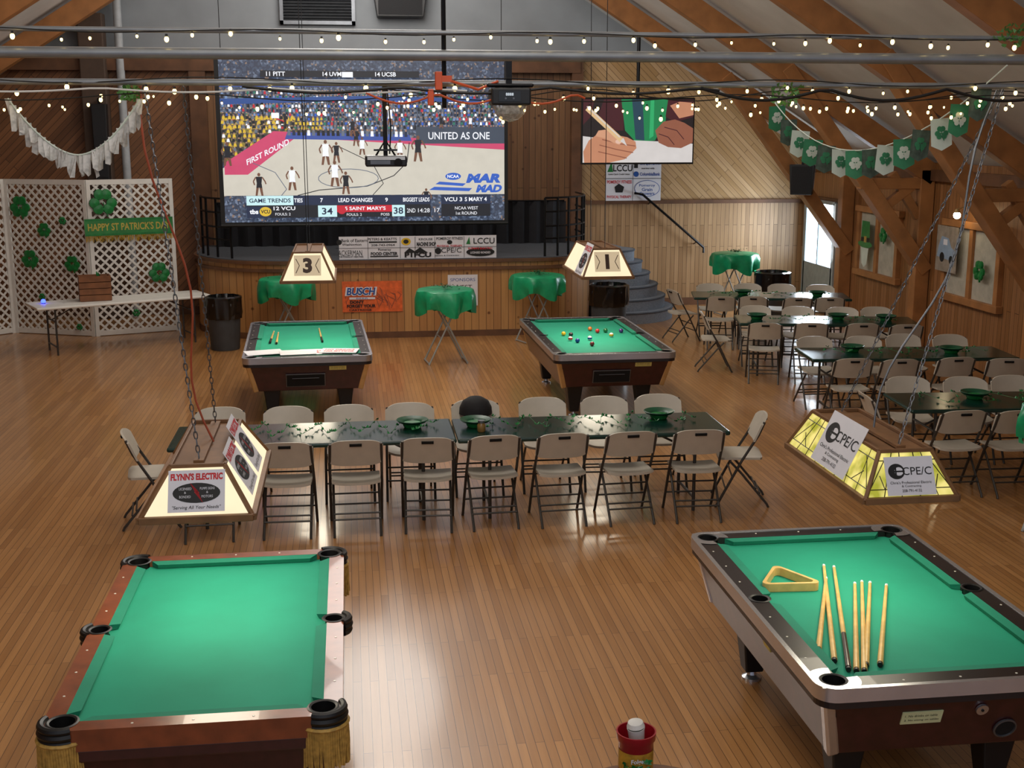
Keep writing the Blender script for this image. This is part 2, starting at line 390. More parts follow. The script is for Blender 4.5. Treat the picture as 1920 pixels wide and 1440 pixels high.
c_gr=em('scr_grey','6d7686',.9); c_pl=em('scr_pale','9fa8a0',.9); c_skin=em('scr_skin','7a5442',.9); c_yel=em('scr_yellow','dcb83a',1)
p=Pic(fx,fz,y0=0,dy=.0006)
p.rect(425,107,950,413,crowd); p.rect(425,107,950,150,crowd_d); p.poly([(425,148),(950,144),(950,156),(425,158)],em('scr_band','3a5aa8',.9))
p.poly([(425,205),(540,212),(620,235),(425,300)],crowd2)
# spectators in rows
shirts=[c_navy,c_gr,c_white,c_dk,c_dk,c_red,em('scr_sky','7f9cc8',.9),em('scr_teal','2f8068',.9),c_blue]
base_y=p.y-.0006; heads=em('scr_face','b08a72',.9)
for row in range(9):
    v0=166+row*8.2; x=428+R(0,5)
    while x<948:
        lim=236 if x>620 else 212+(x-425)*.13
        yel=x<610 and v0>207 and v0<296-(x-425)*.32
        if v0<lim or yel:
            p.y=base_y-.0003*random.randint(0,3)
            m_=c_yel if (yel and R(0,1)<.7) else random.choice(shirts); hgt=R(4,6)
            p.poly([(x-2.2,v0+hgt),(x+2.2,v0+hgt),(x+1.6,v0),(x-1.6,v0)],m_,False)
            p.poly([(x-1.1,v0-2.6),(x+1.1,v0-2.6),(x+1.3,v0),(x-1.3,v0)],heads if R(0,1)<.7 else c_dk,False)
        x+=R(4.6,8)
for row in range(9):
    v0=212+row*8.5; x=428+R(0,4)
    while x<560-row*13:
        p.y=base_y-.0016-.0003*random.randint(0,3); m_=c_yel if R(0,1)<.6 else random.choice([c_dk,c_gr,c_white])
        p.poly([(x-3,v0+6),(x+3,v0+6),(x+2,v0),(x-2,v0)],m_,False); p.poly([(x-1.4,v0-3),(x+1.4,v0-3),(x+1.6,v0),(x-1.6,v0)],heads,False)
        x+=R(7,11)
p.y=base_y-.004
p.poly([(425,180),(700,174),(950,180),(950,187),(700,182),(425,191)],em('scr_ribbon','30508f',1.0))
p.poly([(520,240),(950,262),(950,362),(425,362),(425,310)],court)
p.poly([(428,300),(520,240),(950,262),(950,276),(560,252),(470,322),(428,322)],courtp)
p.poly([(545,242),(770,247),(775,259),(540,255)],em('scr_table','4058a4',.95))
for x in range(548,770,9):
    p.y=base_y-.0075-.0002*((x//9)%3); v0=238+(x-548)*.015
    p.poly([(x-3,v0+10),(x+3,v0+10),(x+2.4,v0),(x-2.4,v0)],random.choice([c_dk,c_navy,c_gr,c_white]),False); p.poly([(x-1.4,v0-4),(x+1.4,v0-4),(x+1.6,v0),(x-1.6,v0)],heads,False)
p.y=base_y-.0085
p.rect(783,232,950,264,em('scr_board','465060',.9))
p.text('UNITED AS ONE',864,249,14,c_white,w=116,bold=.01)
p.text('FIRST ROUND',508,279,10,c_white,w=88,ang=rad(27),bold=.02,shear=.4)
# court lines
p.line([(770,262),(765,300),(740,325),(690,345),(600,352),(560,362)],1.6,c_dk)
p.line([(480,300),(520,318),(540,350),(530,362)],1.4,c_gr)
p.line([(640,270),(700,300),(720,340),(700,362)],1.3,c_dk)
p.line([(655+56*math.cos(a*.3),330+18*math.sin(a*.3)) for a in range(22)],1.4,c_gr)
p.ell(852,327,15,7,c_blue); p.text('NCAA',852,327,6,c_white,w=22,bold=.03)
p.text('MAR',912,331,18,c_blue,w=66,bold=.06,shear=.3); p.text('MAD',921,351,15,c_blue,w=48,bold=.06,shear=.3)
p.poly([(826,337),(876,341),(870,346),(818,342)],c_blue); p.poly([(816,347),(888,350),(882,356),(806,353)],c_blue)
p.line([(522,200),(522,215),(540,222)],2,c_red); p.rect(540,208,544,236,c_dk); p.rect(517,206,531,216,c_white)
def player(cx,fv,hh,jer,leg):
    w=hh*.19
    p.poly([(cx-w*.9,fv),(cx-w*.45,fv),(cx-w*.05,fv-hh*.4),(cx+w*.4,fv),(cx+w*.85,fv),(cx+w*.55,fv-hh*.5),(cx-w*.55,fv-hh*.5)],leg)
    p.poly([(cx-w*.65,fv-hh*.33),(cx-w*.05,fv-hh*.35),(cx+w*.65,fv-hh*.33),(cx+w*.55,fv-hh*.52),(cx-w*.55,fv-hh*.52)],jer)
    p.poly([(cx-w*.5,fv-hh*.5),(cx+w*.5,fv-hh*.5),(cx+w*.7,fv-hh*.82),(cx-w*.7,fv-hh*.82)],jer)
    p.line([(cx-w*.7,fv-hh*.8),(cx-w*1.25,fv-hh*.62),(cx-w*1.0,fv-hh*.46)],w*.28,leg); p.line([(cx+w*.7,fv-hh*.8),(cx+w*1.3,fv-hh*.62),(cx+w*1.5,fv-hh*.5)],w*.28,leg)
    p.ell(cx,fv-hh*.91,w*.34,hh*.08,leg,10)
for a in((490,362,44,c_dk,c_skin),(551,352,46,c_white,c_skin),(614,304,48,c_white,c_skin),(630,345,50,c_white,c_skin),(650,360,44,c_dk,c_skin),(634,300,40,c_dk,c_skin),
         (671,268,34,c_dk,c_skin),(682,285,34,c_white,c_skin),(752,295,40,c_white,c_skin),(786,298,50,c_dk,c_skin),(735,228,34,c_white,c_skin),(665,250,34,c_dk,c_skin),(435,305,45,c_dk,c_skin),(885,235,24,c_white,c_skin),(830,235,24,c_dk,c_skin),
         (800,385,36,c_dk,c_skin)): player(*a)
p.rect(500,128,790,140,c_dk)
for t,x in(('11 PITT',528),('14 UVM',630),('14 UCSB',728)): p.text(t,x,134,8,c_white,bold=.02)
p.rect(648,130,668,140,c_white)
# score graphics
p.rect(466,362,808,380,c_navy); p.rect(466,362,552,380,c_cy); p.rect(828,362,922,380,c_navy)
p.text('GAME TRENDS',509,371,8,c_navy,w=76,bold=.02)
for t,x,w in(('TIES',561,16),('7',604,5),('LEAD CHANGES',667,64),('9',725,5),('BIGGEST LEADS',781,50),('VCU 3',851,34),('S MARY 4',894,42)): p.text(t,x,371,8,c_white,w=w,bold=.02)
p.rect(466,380,808,404,c_dk); p.rect(828,380,922,404,c_dk); p.rect(466,382,508,404,c_navy); p.text('tbs',479,392,9,c_white,w=16,bold=.04); p.ell(500,392,11,9,c_yel); p.text('VCU',500,392,7,c_dk,w=17,bold=.03)
p.text('12 VCU',535,386,7,c_white,w=40,bold=.02); p.text('FOULS: 2',532,397,5,c_white,w=28)
p.rect(597,381,632,403,c_cy); p.text('34',614,392,13,c_navy,w=20,bold=.02)
p.rect(632,381,735,394,c_red); p.text("5 SAINT MARY'S",685,387,7,c_white,w=76,bold=.02); p.text('FOULS: 2',664,399,5,c_white,w=28); p.text('POSS',722,399,5,c_white,w=16)
p.ell(641,390,8,8,c_red)
p.rect(735,381,759,403,c_cy); p.text('38',747,392,13,c_navy,w=18,bold=.02)
p.text('2ND',771,392,8,c_white,w=16); p.text('14:28',795,392,8,c_white,w=22); p.text('17',820,392,8,c_white,w=10)
p.text('NCAA WEST',876,388,6,c_white,w=44); p.text('1st ROUND',876,398,6,c_white,w=40)
p.obj('screen_picture',sc)
cu=thing('stage_shade_sheet','added dark sheet imitating the shaded interior of the stage','dark sheet',(0,22.0,1.262))  # dark sheet added for the shade inside the stage, below the screen
mb=MB(); mb.cols([-2.3+i*.06 for i in range(104)],lambda x:0,lambda x:.75,.02,lambda x,z,t:(x,.05*math.sin(x*22)+t,z),mat('stage_shade','232226',.9)); mb.obj('shade_sheet',cu,smooth=True)
mb=MB(); mb.tube([(-2.3,0,.76),(3.85,0,.76)],.015,blackm); mb.obj('sheet_rod',cu)
# ------------------------------------------------------------ signs
def panel(name,label,cat,loc,w,h,rot=(0,0,0),m=paper,th=.006,group=None):
    mb=MB(); mb.box((0,0,h/2),(w,th,h),m); o=mb.obj(name); o.location=loc; o.rotation_euler=rot; tag(o,label,cat,group); return o
sp=panel('sponsor_banner','white banner printed with black local business advertisements','banner',(1.08,19.58,1.263),2.5,.36)
pp=Pic(lambda u:(u-782)/118.0,lambda v:(495-v)/118.0+.01,y0=-.0035)
T=lambda t,x,v,hh,w,c=ink,b=.02:pp.text(t,x,v,hh,c,w=w,bold=b)
T('Bank of Eastern',663,461,6,48);T('Washington',658,469,6,36);pp.ell(635,464,5,5,ink)
T('PETERS & KEATTS',715,459,5,54);pp.rect(690,463,742,466,ink);T('208-743-0964',716,470,4,44)
pp.ell(759,464,9,7,mat('ink_yellow','d9b21f',.6));pp.ell(759,464,5,4,ink)
T('KROUSE',796,460,4,26);T('MACHINE SHOP',797,469,8,36,ink,.05)
T('POMEROY FITNESS',841,459,5,50);pp.ell(841,466,5,4,ink);T('PHYSICAL THERAPY',841,473,4,48,red)
pp.poly([(872,470),(878,456),(880,470)],grn);T('LCCU',906,464,11,40,ink,.01)
T('ACKERMAN',655,484,10,44,ink,0);T('THE FOLKS AT HEATING',656,491,3,46)
T('Pomeroy',719,479,5,24);T('FOOD CENTER',718,486,6,50,ink,.04);pp.rect(692,490,744,492,ink)
pp.poly([(755,485),(765,476),(775,482),(785,475),(800,485)],ink);T('P1FCU',781,489,9,50,ink,.05)
pp.ell(819,482,6,6,ink);T('CPE/C',844,481,9,38,ink,0);T('Electric & Contracting',836,491,3,46)
pp.ell(899,485,27,8,ink);T("FLYNN'S ELECTRIC",899,478,4,46,red,.03);T('LICENSED BONDED',899,486,4,38,paper)
for x in(688,748,776,813,868): pp.line([(x,455),(x,495)],.8,ink)
pp.line([(628,475),(930,475)],.8,ink); pp.obj('lettering',sp)
bs=panel('beer_banner','orange camouflage beer banner with blue and white lettering','banner',(.335,19.53,.43),.95,.49,m=mat('orange_camo','e0662e',.55,var=.2,scale=14))
pp=Pic(lambda u:(u-693)/118.0,lambda v:(580-v)/118.0,y0=-.0035,dy=.0006)
br=mat('branch_brown','94503a',.7)
for i in range(14):
    x=704+R(0,42);z=556+R(0,20);pp.line([(x,z),(x+R(-8,8),z-R(6,18)),(x+R(-12,5),z-R(14,26))],1.1,br)
for i in range(6):
    x=642+R(0,14);z=528+R(0,30);pp.line([(x,z),(x+R(-3,5),z+R(6,14))],1.0,br)
pp.text('BUSCH',672,541,17,paper,w=58,bold=.09,shear=.15);pp.text('BUSCH',672,541,14,blue,w=52,bold=.03,shear=.15);pp.rect(650,552,698,556,paper);pp.text('BEER',674,554,3,blue,w=22)
pp.text("DON'T",664,561,6,ink,w=26,bold=.05);pp.text('FORGET YOUR',672,568.5,6,ink,w=54,bold=.05);pp.text('CARTRIDGE',670,576,4,ink,w=42,bold=.03);pp.obj('lettering',bs)
ws=panel('notice_board','white printed sign fixed to the wooden stage front','sign',(1.78,19.53,.5),.48,.5)
pp=Pic(y0=-.0035);pp.text('SPONSORS',0,.42,.05,blue,w=.4);pp.text('WEST',0,.3,.07,ink,w=.3);pp.text('SIDE',.1,.15,.07,ink,w=.2);pp.obj('lettering',ws)
ss_=panel('sponsor_sheet','white sheet of sponsor logos hanging on the board wall','sign',(5.24,YB-.07,1.98),1.05,.75)
pp=Pic(lambda u:(u-1185)/99.0,lambda v:(377-v)/99.0,y0=-.0035)
T=lambda t,x,v,hh,w,c=ink,b=.02:pp.text(t,x,v,hh,c,w=w,bold=b)
pp.poly([(1136,325),(1144,306),(1147,325)],grn);T('LCCU',1165,318,12,36);T('Lewis Clark Credit Union',1158,329,3,40)
pp.rect(1186,304,1193,318,ink);T('UMPQUA BANK',1216,310,7,38,blue);T('merging with',1212,319,4,24);pp.ell(1190,329,5,5,blue);T('ColumbiaBank',1216,329,6,38,blue)
T('POMEROY FITNESS',1159,343,6,46,red);pp.poly([(1150,352),(1158,346),(1168,352),(1165,362),(1152,362)],ink);T('PHYSICAL THERAPY',1159,370,5,46,red)
pp.ell(1211,355,24,15,blue);pp.ell(1211,355,23,14,paper);T('Pomeroy',1211,350,6,30,blue);T('Grain',1211,357,6,20,blue);T('Growers',1211,364,6,28,blue)
pp.line([(1184,302),(1184,377)],.8,ink);pp.line([(1133,337),(1237,337)],.8,ink);pp.obj('lettering',ss_)
# TV
tv=thing('television','large flat television showing a hand holding a pencil','television',(4.86,20.6,2.72),rad(1))
mb=MB();mb.box((0,.03,.53),(1.95,.05,1.1),black);mb.obj('tv_body',tv,bevel=.008)
mb=MB();mb.tube([(0,.08,1.0),(0,.08,2.45)],.03,blackm);mb.box((0,.07,.6),(.4,.04,.4),blackm);mb.obj('tv_mount',tv)
px=Pic(lambda u:(u-1193)*(1.9/208),lambda v:(298-v)*(1.04/114)+.01,y0=0)
t1=em('tv_maroon','4c2028',.8);t2=em('tv_green','1d7f4c',1);t3=em('tv_white','d2ccc9',1);t4=em('tv_dark','241d20',.8);t5=em('tv_skin','c08465',1);t6=em('tv_skin_dark','8f5844',1);t7=em('tv_pencil','dcb888',1);t8=em('tv_blue','2a4a5c',.8)
px.rect(1089,184,1297,298,t4);px.poly([(1128,184),(1165,184),(1165,240),(1135,240),(1118,210)],t1)
px.poly([(1160,184),(1248,184),(1244,225),(1225,258),(1190,262),(1168,240)],t2);px.poly([(1180,184),(1200,184),(1205,258),(1188,256)],t8);px.poly([(1215,184),(1222,184),(1222,250),(1214,255)],em('tv_green2','2fa868',1))
px.poly([(1248,184),(1297,184),(1297,215),(1262,225),(1244,215)],t1)
px.poly([(1089,250),(1140,256),(1190,258),(1240,260),(1297,264),(1297,298),(1089,298)],t3)
px.poly([(1089,184),(1110,184),(1104,215),(1089,230)],t1)
px.poly([(1225,240),(1240,224),(1262,220),(1280,226),(1297,236),(1297,262),(1275,272),(1250,270),(1232,262)],t6)
for a in([(1232,246),(1250,252),(1262,266)],[(1242,234),(1266,240),(1280,256)]): px.line(a,1.5,t1)
px.poly([(1252,195),(1270,188),(1297,190),(1297,212),(1270,218)],t5)
px.poly([(1092,298),(1090,278),(1100,258),(1114,248),(1130,242),(1150,248),(1172,252),(1188,260),(1190,272),(1180,282),(1168,292),(1140,298)],t5)
for a in([(1125,256),(1158,264),(1188,268)],[(1120,266),(1152,274),(1184,280)],[(1118,278),(1145,284),(1172,290)]): px.line(a,1.8,t6)
px.poly([(1112,250),(1118,240),(1134,238),(1164,256),(1158,266),(1146,262),(1130,254)],em('tv_skin_light','cf9878',1)); px.ell(1156,260,6,4,em('tv_nail','e0b8a4',1))
px.line([(1096,200),(1162,258)],9,t7);px.line([(1096,197),(1158,252)],2,t3);px.poly([(1159,259),(1165,253),(1172,268)],t3);px.obj('tv_picture',tv)
# ------------------------------------------------------------ folding chairs
def make_chair():
    c=thing('folding_chair','beige plastic folding chair with dark metal frame','chair',(0,0,0),0,'folding chairs at the tables')
    mb=MB()
    xs=[-.2+.4*i/14 for i in range(15)]
    mb.cols(xs,lambda x:-.19+.03*(abs(x)/.2)**5,lambda x:.2-.05*(abs(x)/.2)**4,.02,lambda x,y,t:(x,y,.425+t+.012*abs(x/.2)**3+(.015*max(0,(y-.1)/.1)*-1)),beige)
    mb.obj('seat',c,smooth=True)
    mb=MB(); xs=[-.225+.45*i/16 for i in range(17)]
    mb.cols(xs,lambda x:.575+.03*(abs(x)/.225)**6,lambda x:.815-.045*(abs(x)/.225)**5-.012*(x/.225)**2,.018,lambda x,z,t:(x,-.1-(z-.55)*.42+.035*(x/.225)**2-.02+t,z),beige)
    mb.box((0,-.214,.775),(.1,.026,.02),dark,Matrix.Rotation(rad(23),3,'X')); mb.obj('backrest',c,smooth=True)
    for s in(-1,1):
        x=.215*s
        mb=MB(); mb.tube([(x,.22,.0),(x,.2,.03),(x,.0,.43),(x*.98,-.135,.66),(x*.96,-.185,.78)],.012,frame); mb.obj('leg',c,smooth=True)
        x=.19*s
        mb=MB(); mb.tube([(x,-.25,.0),(x,-.235,.03),(x,.0,.31),(x,.1,.415)],.011,frame); mb.obj('leg',c,smooth=True)
    for y,z,w in((.135,.17,.215),(-.17,.13,.19),(-.135,.17,.19),(.08,.28,.215)):
        mb=MB(); mb.tube([(-w,y,z),(w,y,z)],.008,frame,6); mb.obj('crossbar',c,smooth=True)
    return c
chair=make_chair(); first=[True]
def put_chair(x,y,rz,label=None):
    if first[0]: first[0]=False; chair.location=(x,y,0); chair.rotation_euler=(0,0,rz); return chair
    return dup(chair,(x,y,0),rz,label)
for x in(-1.2,-.56,.0,.6,1.14,1.72,2.3,2.9): put_chair(x,9.97+R(-.03,.03),R(-.07,.07))
for x in(-1.2,-.6,-.05,.5,1.12,1.75,2.33,2.86): put_chair(x,10.9+R(-.03,.06),math.pi+R(-.06,.06))
put_chair(-1.72,10.35,rad(-82),'beige folding chair at the end of the long table')
put_chair(3.42,10.3,rad(78),'beige folding chair turned at the end of the long table')
# ------------------------------------------------------------ folding tables
def fold_table(x,y,L,rz,label,topm=dgreen,W=.76,name='folding_table',h=.74,group='long folding tables'):
    t=thing(name,label,'table',(x,y,0),rz,group)
    mb=MB(); mb.box((0,0,h-.02),(L,W,.04),topm); mb.obj('tabletop',t,bevel=.015)
    for s in(-1,1):
        mb=MB(); xx=s*(L/2-.28)
        for yy in(-W/2+.12,W/2-.12):
            mb.tube([(xx,yy,h-.05),(xx,yy,0)],.015,frame)
        mb.tube([(xx,-W/2+.12,.12),(xx,W/2-.12,.12)],.013,frame); mb.tube([(xx,-W/2+.12,.5),(xx,W/2-.12,.5)],.012,frame)
        mb.tube([(xx,0,.5),(xx-s*.38,0,h-.05)],.01,frame); mb.obj('leg_frame',t,smooth=True)
    return t
fold_table(-.34,10.36,2.38,0,'dark green covered folding table set end to end')
fold_table(2.04,10.33,2.36,rad(-.5),'dark green covered folding table set end to end')
blk=[(6.5,18.4,-12),(6.4,15.85,-12),(6.38,13.35,-5),(6.35,10.8,-4)]
for i,(x,y,a) in enumerate(blk):
    a=rad(a); fold_table(x,y,2.4,a,'dark green covered folding table beside the board wall')
    ca,sa=math.cos(a),math.sin(a)
    far=(-.85,-.25,.3,.85); near=(-.85,-.3,.32,.86)
    for u in far:
        lx,ly=u+R(-.04,.04),.56+R(-.05,.1); put_chair(x+lx*ca-ly*sa,y+lx*sa+ly*ca,a+math.pi+R(-.12,.12))
    for u in near:
        lx,ly=u+R(-.04,.04),-.5+R(-.12,.03); put_chair(x+lx*ca-ly*sa,y+lx*sa+ly*ca,a+R(-.12,.12))
put_chair(5.2,18.75,rad(-80),'beige folding chair turned sideways at the table end')
put_chair(5.05,10.95,rad(-95),'beige folding chair at the table end')
put_chair(5.0,16.3,rad(-100),'beige folding chair at the table end')
def hat(x,y,z=.742,s=1,label='upturned green plastic party hat on a table'):
    t=thing('party_hat',label,'hat',(x,y,z),R(0,3),'green party hats')
    mb=MB(); mb.lathe([(.07*s,0),(.08*s,.015*s),(.085*s,.04*s)],shamg,20); mb.obj('hat_crown',t,smooth=True)
    mb=MB(); mb.lathe([(.083*s,.036*s),(.12*s,.046*s),(.14*s,.066*s),(.135*s,.07*s),(.1*s,.055*s),(.075*s,.042*s),(.06*s,.008)],mat('hat_green','0c4a30',.35,var=.2),24,cap=False); mb.obj('hat_brim',t,smooth=True)
for x,y in((.5,10.45),(1.05,10.4),(2.72,10.5),(6.1,18.5),(7.2,18.2),(6.6,15.9),(7.2,15.7),(5.8,13.5),(6.9,13.25),(5.95,10.9),(5.5,16.05)): hat(x,y)
def leaves(x,y,L,rz,n,z=.742):
    t=MB(); ca,sa=math.cos(rz),math.sin(rz); pr=None
    pts=[]
    for i in range(n):
        u=-L/2+L*i/n; v=.18*math.sin(i*.9)+R(-.08,.08); pts.append((u,v,.012+abs(R(0,.03))))
    t.tube(pts,.002,shamg,4)
    for u,v,w in pts:
        for k in range(3):
            a=R(0,6.3); r=.02; t.add([(u,v,w),(u+r*math.cos(a),v+r*math.sin(a),w+.01),(u+r*1.3*math.cos(a+.6),v+r*1.3*math.sin(a+.6),w+.02),(u+r*math.cos(a+1.2),v+r*math.sin(a+1.2),w)],[(0,1,2,3)],shamg)
    o=t.obj('shamrock_garland'); o.location=(x,y,z); o.rotation_euler=(0,0,rz); tag(o,'thin wire garland of small green shamrock leaves','garland'); o['kind']='stuff'
leaves(-.3,10.4,2.1,0,60); leaves(2.0,10.4,2.1,0,60)
for x,y,a in blk: leaves(x,y,1.9,rad(a),40)
j=thing('glass_jar','small amber glass jar with lid beside a hat','jar',(1.08,10.2,.742))
mb=MB(); mb.lathe([(.03,0),(.036,.01),(.036,.06),(.026,.075),(.026,.08)],mat('amber_glass','8a6a3a',.15),16); mb.obj('jar_body',j,smooth=True)
mb=MB(); mb.lathe([(.03,.08),(.03,.1)],steel,16); mb.obj('jar_lid',j)
cp=thing('black_cap','black cap hung over a folding chair back','hat',(1.12,11.08,.7))
mb=MB(); mb.lathe([(.155,.0),(.15,.06),(.12,.12),(.06,.155),(.005,.165)],mat('cap_black','111013',.8),20); mb.obj('cap_crown',cp,smooth=True)
mb=MB(); mb.cols([-.12+.02*i for i in range(13)],lambda x:-.14-.1*(1-(x/.125)**2),lambda x:-.1,.012,lambda x,y,t:(x,y,.005+t-2*x*x),mat('cap_peak','1c1a1e',.7)); mb.obj('cap_peak',cp,smooth=True)
# ------------------------------------------------------------ high-top tables
def hightop(x,y,label,rz=0,H=1.05):
    t=thing('cocktail_table',label,'table',(x,y,0),rz,'round cocktail tables')
    mb=MB(); mb.lathe([(.38,H-.03),(.4,H-.015),(.38,H)],white,32); mb.obj('tabletop',t)
    mb=MB()
    prof=[(.02,H+.006),(.39,H+.006),(.41,H-.01),(.43,H-.1),(.42,H-.2),(.40,H-.3)]
    n=48; vs=[];fs=[]
    for i,(r,z) in enumerate(prof):
        for k in range(n):
            a=2*math.pi*k/n; w=max(0,i-1)*.012*math.sin(8*a+i*.2)+max(0,i-2)*.008*math.sin(13*a); dz=-(max(0,i-2))*.022*math.sin(4*a+1)
            vs.append(((r+w)*math.cos(a),(r+w)*math.sin(a),z+dz))
    for i in range(len(prof)-1):
        for k in range(n): fs.append((i*n+k,i*n+(k+1)%n,(i+1)*n+(k+1)%n,(i+1)*n+k))
    fs.append(tuple(range(n))[::-1]); mb.add(vs,fs,tcover); mb.obj('table_cover',t,smooth=True)
    leg=mat('grey_leg','9a9c9a',.4,.3)
    for s in(-1,1):
        mb=MB(); mb.tube([(-.28*s,-.2*s,0),(.22*s,-.17*s,H-.04)],.013,leg); mb.tube([(-.28*s,-.2*s,.02),(-.28*s,.2*s,0.02)],.012,leg)
        mb.tube([(-.28*s,.2*s,0),(.22*s,.2*s,H-.04)],.013,leg); mb.tube([(-.1*s,-.2*s,.38),(-.1*s,.2*s,.38)],.01,leg); mb.obj('leg_frame',t,smooth=True)
    f=MB()
    for i in range(70):
        a=R(0,6.3);r=abs(random.gauss(0,.09));c=(r*math.cos(a),r*math.sin(a),.012+R(0,.05)); b=R(0,6.3)
        f.add([c,(c[0]+.03*math.cos(b),c[1]+.03*math.sin(b),c[2]+.012),(c[0]+.035*math.cos(b+.8),c[1]+.035*math.sin(b+.8),c[2])],[(0,1,2)],mat('leaf_dark','0b4a20',.5,var=.3))
    o=f.obj('shamrock_centrepiece'); o.location=(x,y,H+.01); tag(o,'pile of small green shamrock leaves on a covered table','decoration'); o['kind']='stuff'
hightop(-.98,18.95,'tall round table with green plastic cover against the stage',.2)
hightop(1.33,17.35,'tall round table with green plastic cover before the stage',.1)
hightop(2.9,18.9,'tall round table with green plastic cover near the stairs',.35)
hightop(6.85,21.3,'tall round table with green cover by the board wall',.2,1.1)
hightop(5.85,9.1,'tall round table with green plastic cover near the dining tables',.5)
# ------------------------------------------------------------ pool tables
def apply_bool(o,cutter):
    m=o.modifiers.new('b','BOOLEAN'); m.operation='DIFFERENCE'; m.object=cutter; m.solver='EXACT'
    dg=bpy.context.evaluated_depsgraph_get(); dg.update()
    me=bpy.data.meshes.new_from_object(o.evaluated_get(dg)); o.modifiers.clear(); o.data=me
def pool(label,x,y,rz,W,L,style):
    t=thing('pool_table',label,'pool table',(x,y,0),rz)
    wood=style=='wood'; rail=brownrail if wood else blkrail; rw=.085 if wood else .12; top=.8; bed=.765
    hw,hl=W/2,L/2
    pc=.0 if wood else .025
    pk=[(sx*(hw-rw+pc),sy*(hl-rw+pc),.06) for sx in(-1,1) for sy in(-1,1)]+[(sx*(hw-rw+.035),0,.05) for sx in(-1,1)]
    c=MB()
    for a,b,r in pk: c.lathe([(r,.6),(r,.9)],dark,20,c=(a,b,0))
    cut=c.obj('cut')
    mb=MB(); cr=.09
    def rr(w,l,r,n=6):
        out=[]
        for cx,cy,a0 in((w-r,l-r,0),(-(w-r),l-r,90),(-(w-r),-(l-r),180),(w-r,-(l-r),270)):
            for i in range(n+1):
                a=rad(a0+90*i/n); out.append((cx+r*math.cos(a),cy+r*math.sin(a)))
        return out
    outer=rr(hw,hl,cr if not wood else .05); inner=rr(hw-rw,hl-rw,.001); n=len(outer)
    vs=[(a,b,z) for z in(.70,top) for ring in(outer,inner) for a,b in ring]
    fs=[]
    for i in range(n):
        k=(i+1)%n
        fs+=[(2*n+i,2*n+k,3*n+k,3*n+i),(i,n+i,n+k,k),(i,k,2*n+k,2*n+i),(n+i,3*n+i,3*n+k,n+k)]
    mb.add(vs,fs,rail); o=mb.obj('rail_frame',t); o.parent=None; apply_bool(o,cut); o.parent=t
    mb=MB(); mb.box((0,0,.73),(W-2*rw+.1,L-2*rw+.1,.07),cloth_g); o=mb.obj('cloth_bed'); apply_bool(o,cut); o.parent=t
    bpy.data.objects.remove(cut)
    ix,iy=hw-rw,hl-rw; cw=.055; g=.075; gs=.06
    def cush(ax,ay,bx,by,nx,ny,ea,eb):
        d=Vector((bx-ax,by-ay)).normalized()
        A=Vector((ax,ay));B=Vector((bx,by));N=Vector((nx,ny))
        A2=A+N*cw+d*ea;B2=B+N*cw-d*eb
        m=MB(); zt=top-.001; zn=top-.006; zb=.768
        vs=[(*A,zt),(*B,zt),(*B2,zn),(*A2,zn),(*A,zb),(*B,zb),(*(B2-N*.012),zb),(*(A2-N*.012),zb)]
        m.add(vs,[(0,3,2,1),(4,5,6,7),(3,7,6,2),(0,4,7,3),(1,2,6,5),(0,1,5,4)],cloth_d); m.obj('cushion',t)
    for sy in(-1,1): cush(-ix+g,sy*iy,ix-g,sy*iy,0,-sy,.04,.04)
    for sx in(-1,1):
        cush(sx*ix,-iy+g,sx*ix,-gs,-sx,0,.04,.02); cush(sx*ix,gs,sx*ix,iy-g,-sx,0,.02,.04)
    pm=mat('pocket_black','0d0d0e',.45)
    for a,b,r in pk:
        m=MB(); m.lathe([(r+.001,top-.004),(r+.012,top+.002),(r+.003,top+.005),(r-.006,top+.001),(r-.004,.70),(r*.6,.63),(.002,.62)],pm,20,c=(a,b,0),cap=False)
        if wood:
            sx=1 if a>0 else -1; sy=0 if b==0 else(1 if b>0 else -1)
            a0=math.atan2(sy,sx); span=1.75 if sy else 1.2; ro=r+.03
            arc=[(a+ro*math.cos(a0+span*(k/12*2-1)*.75),b+ro*math.sin(a0+span*(k/12*2-1)*.75)) for k in range(13)]
            m.tube([(u,w_,top-.002) for u,w_ in arc],.017,pm,8); m.tube([(u,w_,top-.03) for u,w_ in arc],.02,pm,8); m.tube([(u,w_,top-.06) for u,w_ in arc],.017,pm,8)
        m.obj('pocket',t,smooth=True)
    if wood:
        for a,b,r in pk[:4]:
            sx=1 if a>0 else -1;sy=1 if b>0 else -1; a0=math.atan2(sy,sx)
            m=MB()
            for k in range(34):
                ang=a0+1.75*(k/33*2-1); q0=(a+.104*math.cos(ang),b+.104*math.sin(ang))
                m.tube([(q0[0],q0[1],.735),(q0[0]+R(-.004,.004),q0[1],.65),(q0[0]+R(-.008,.008),q0[1]+R(-.004,.004),.56-R(0,.02))],.0065,gold,5)
            m.tube([(a+.105*math.cos(a0+1.75*(k/12*2-1)),b+.105*math.sin(a0+1.75*(k/12*2-1)),.735) for k in range(13)],.011,gold,6)
            m.obj('fringe',t)
    sm=mat('sight_pearl','e0ddd0',.3); pos=[]
    for sx in(-1,1):
        for i in range(-3,4):
            if i: pos.append((sx*(hw-rw*.45),i*L*.115))
    for sy in(-1,1):
        for i in(-1,0,1): pos.append((i*W*.2,sy*(hl-rw*.45)))
    m=MB(); m.lathe([(.006,0),(.006,.0025)],sm,8); src=m.obj('rail_sight',t); src.location=(*pos[0],top-.001)
    for q_ in pos[1:]:
        c=src.copy(); bpy.context.collection.objects.link(c); c.parent=t; c.location=(*q_,top-.001)
    cm=maho; bw,bl_,tw=W-.22,L-.28,.06
    m=MB(); m.frus(.40,(bw,bl_),.72,(W-tw,L-tw),cm); m.obj('cabinet',t,bevel=.01)
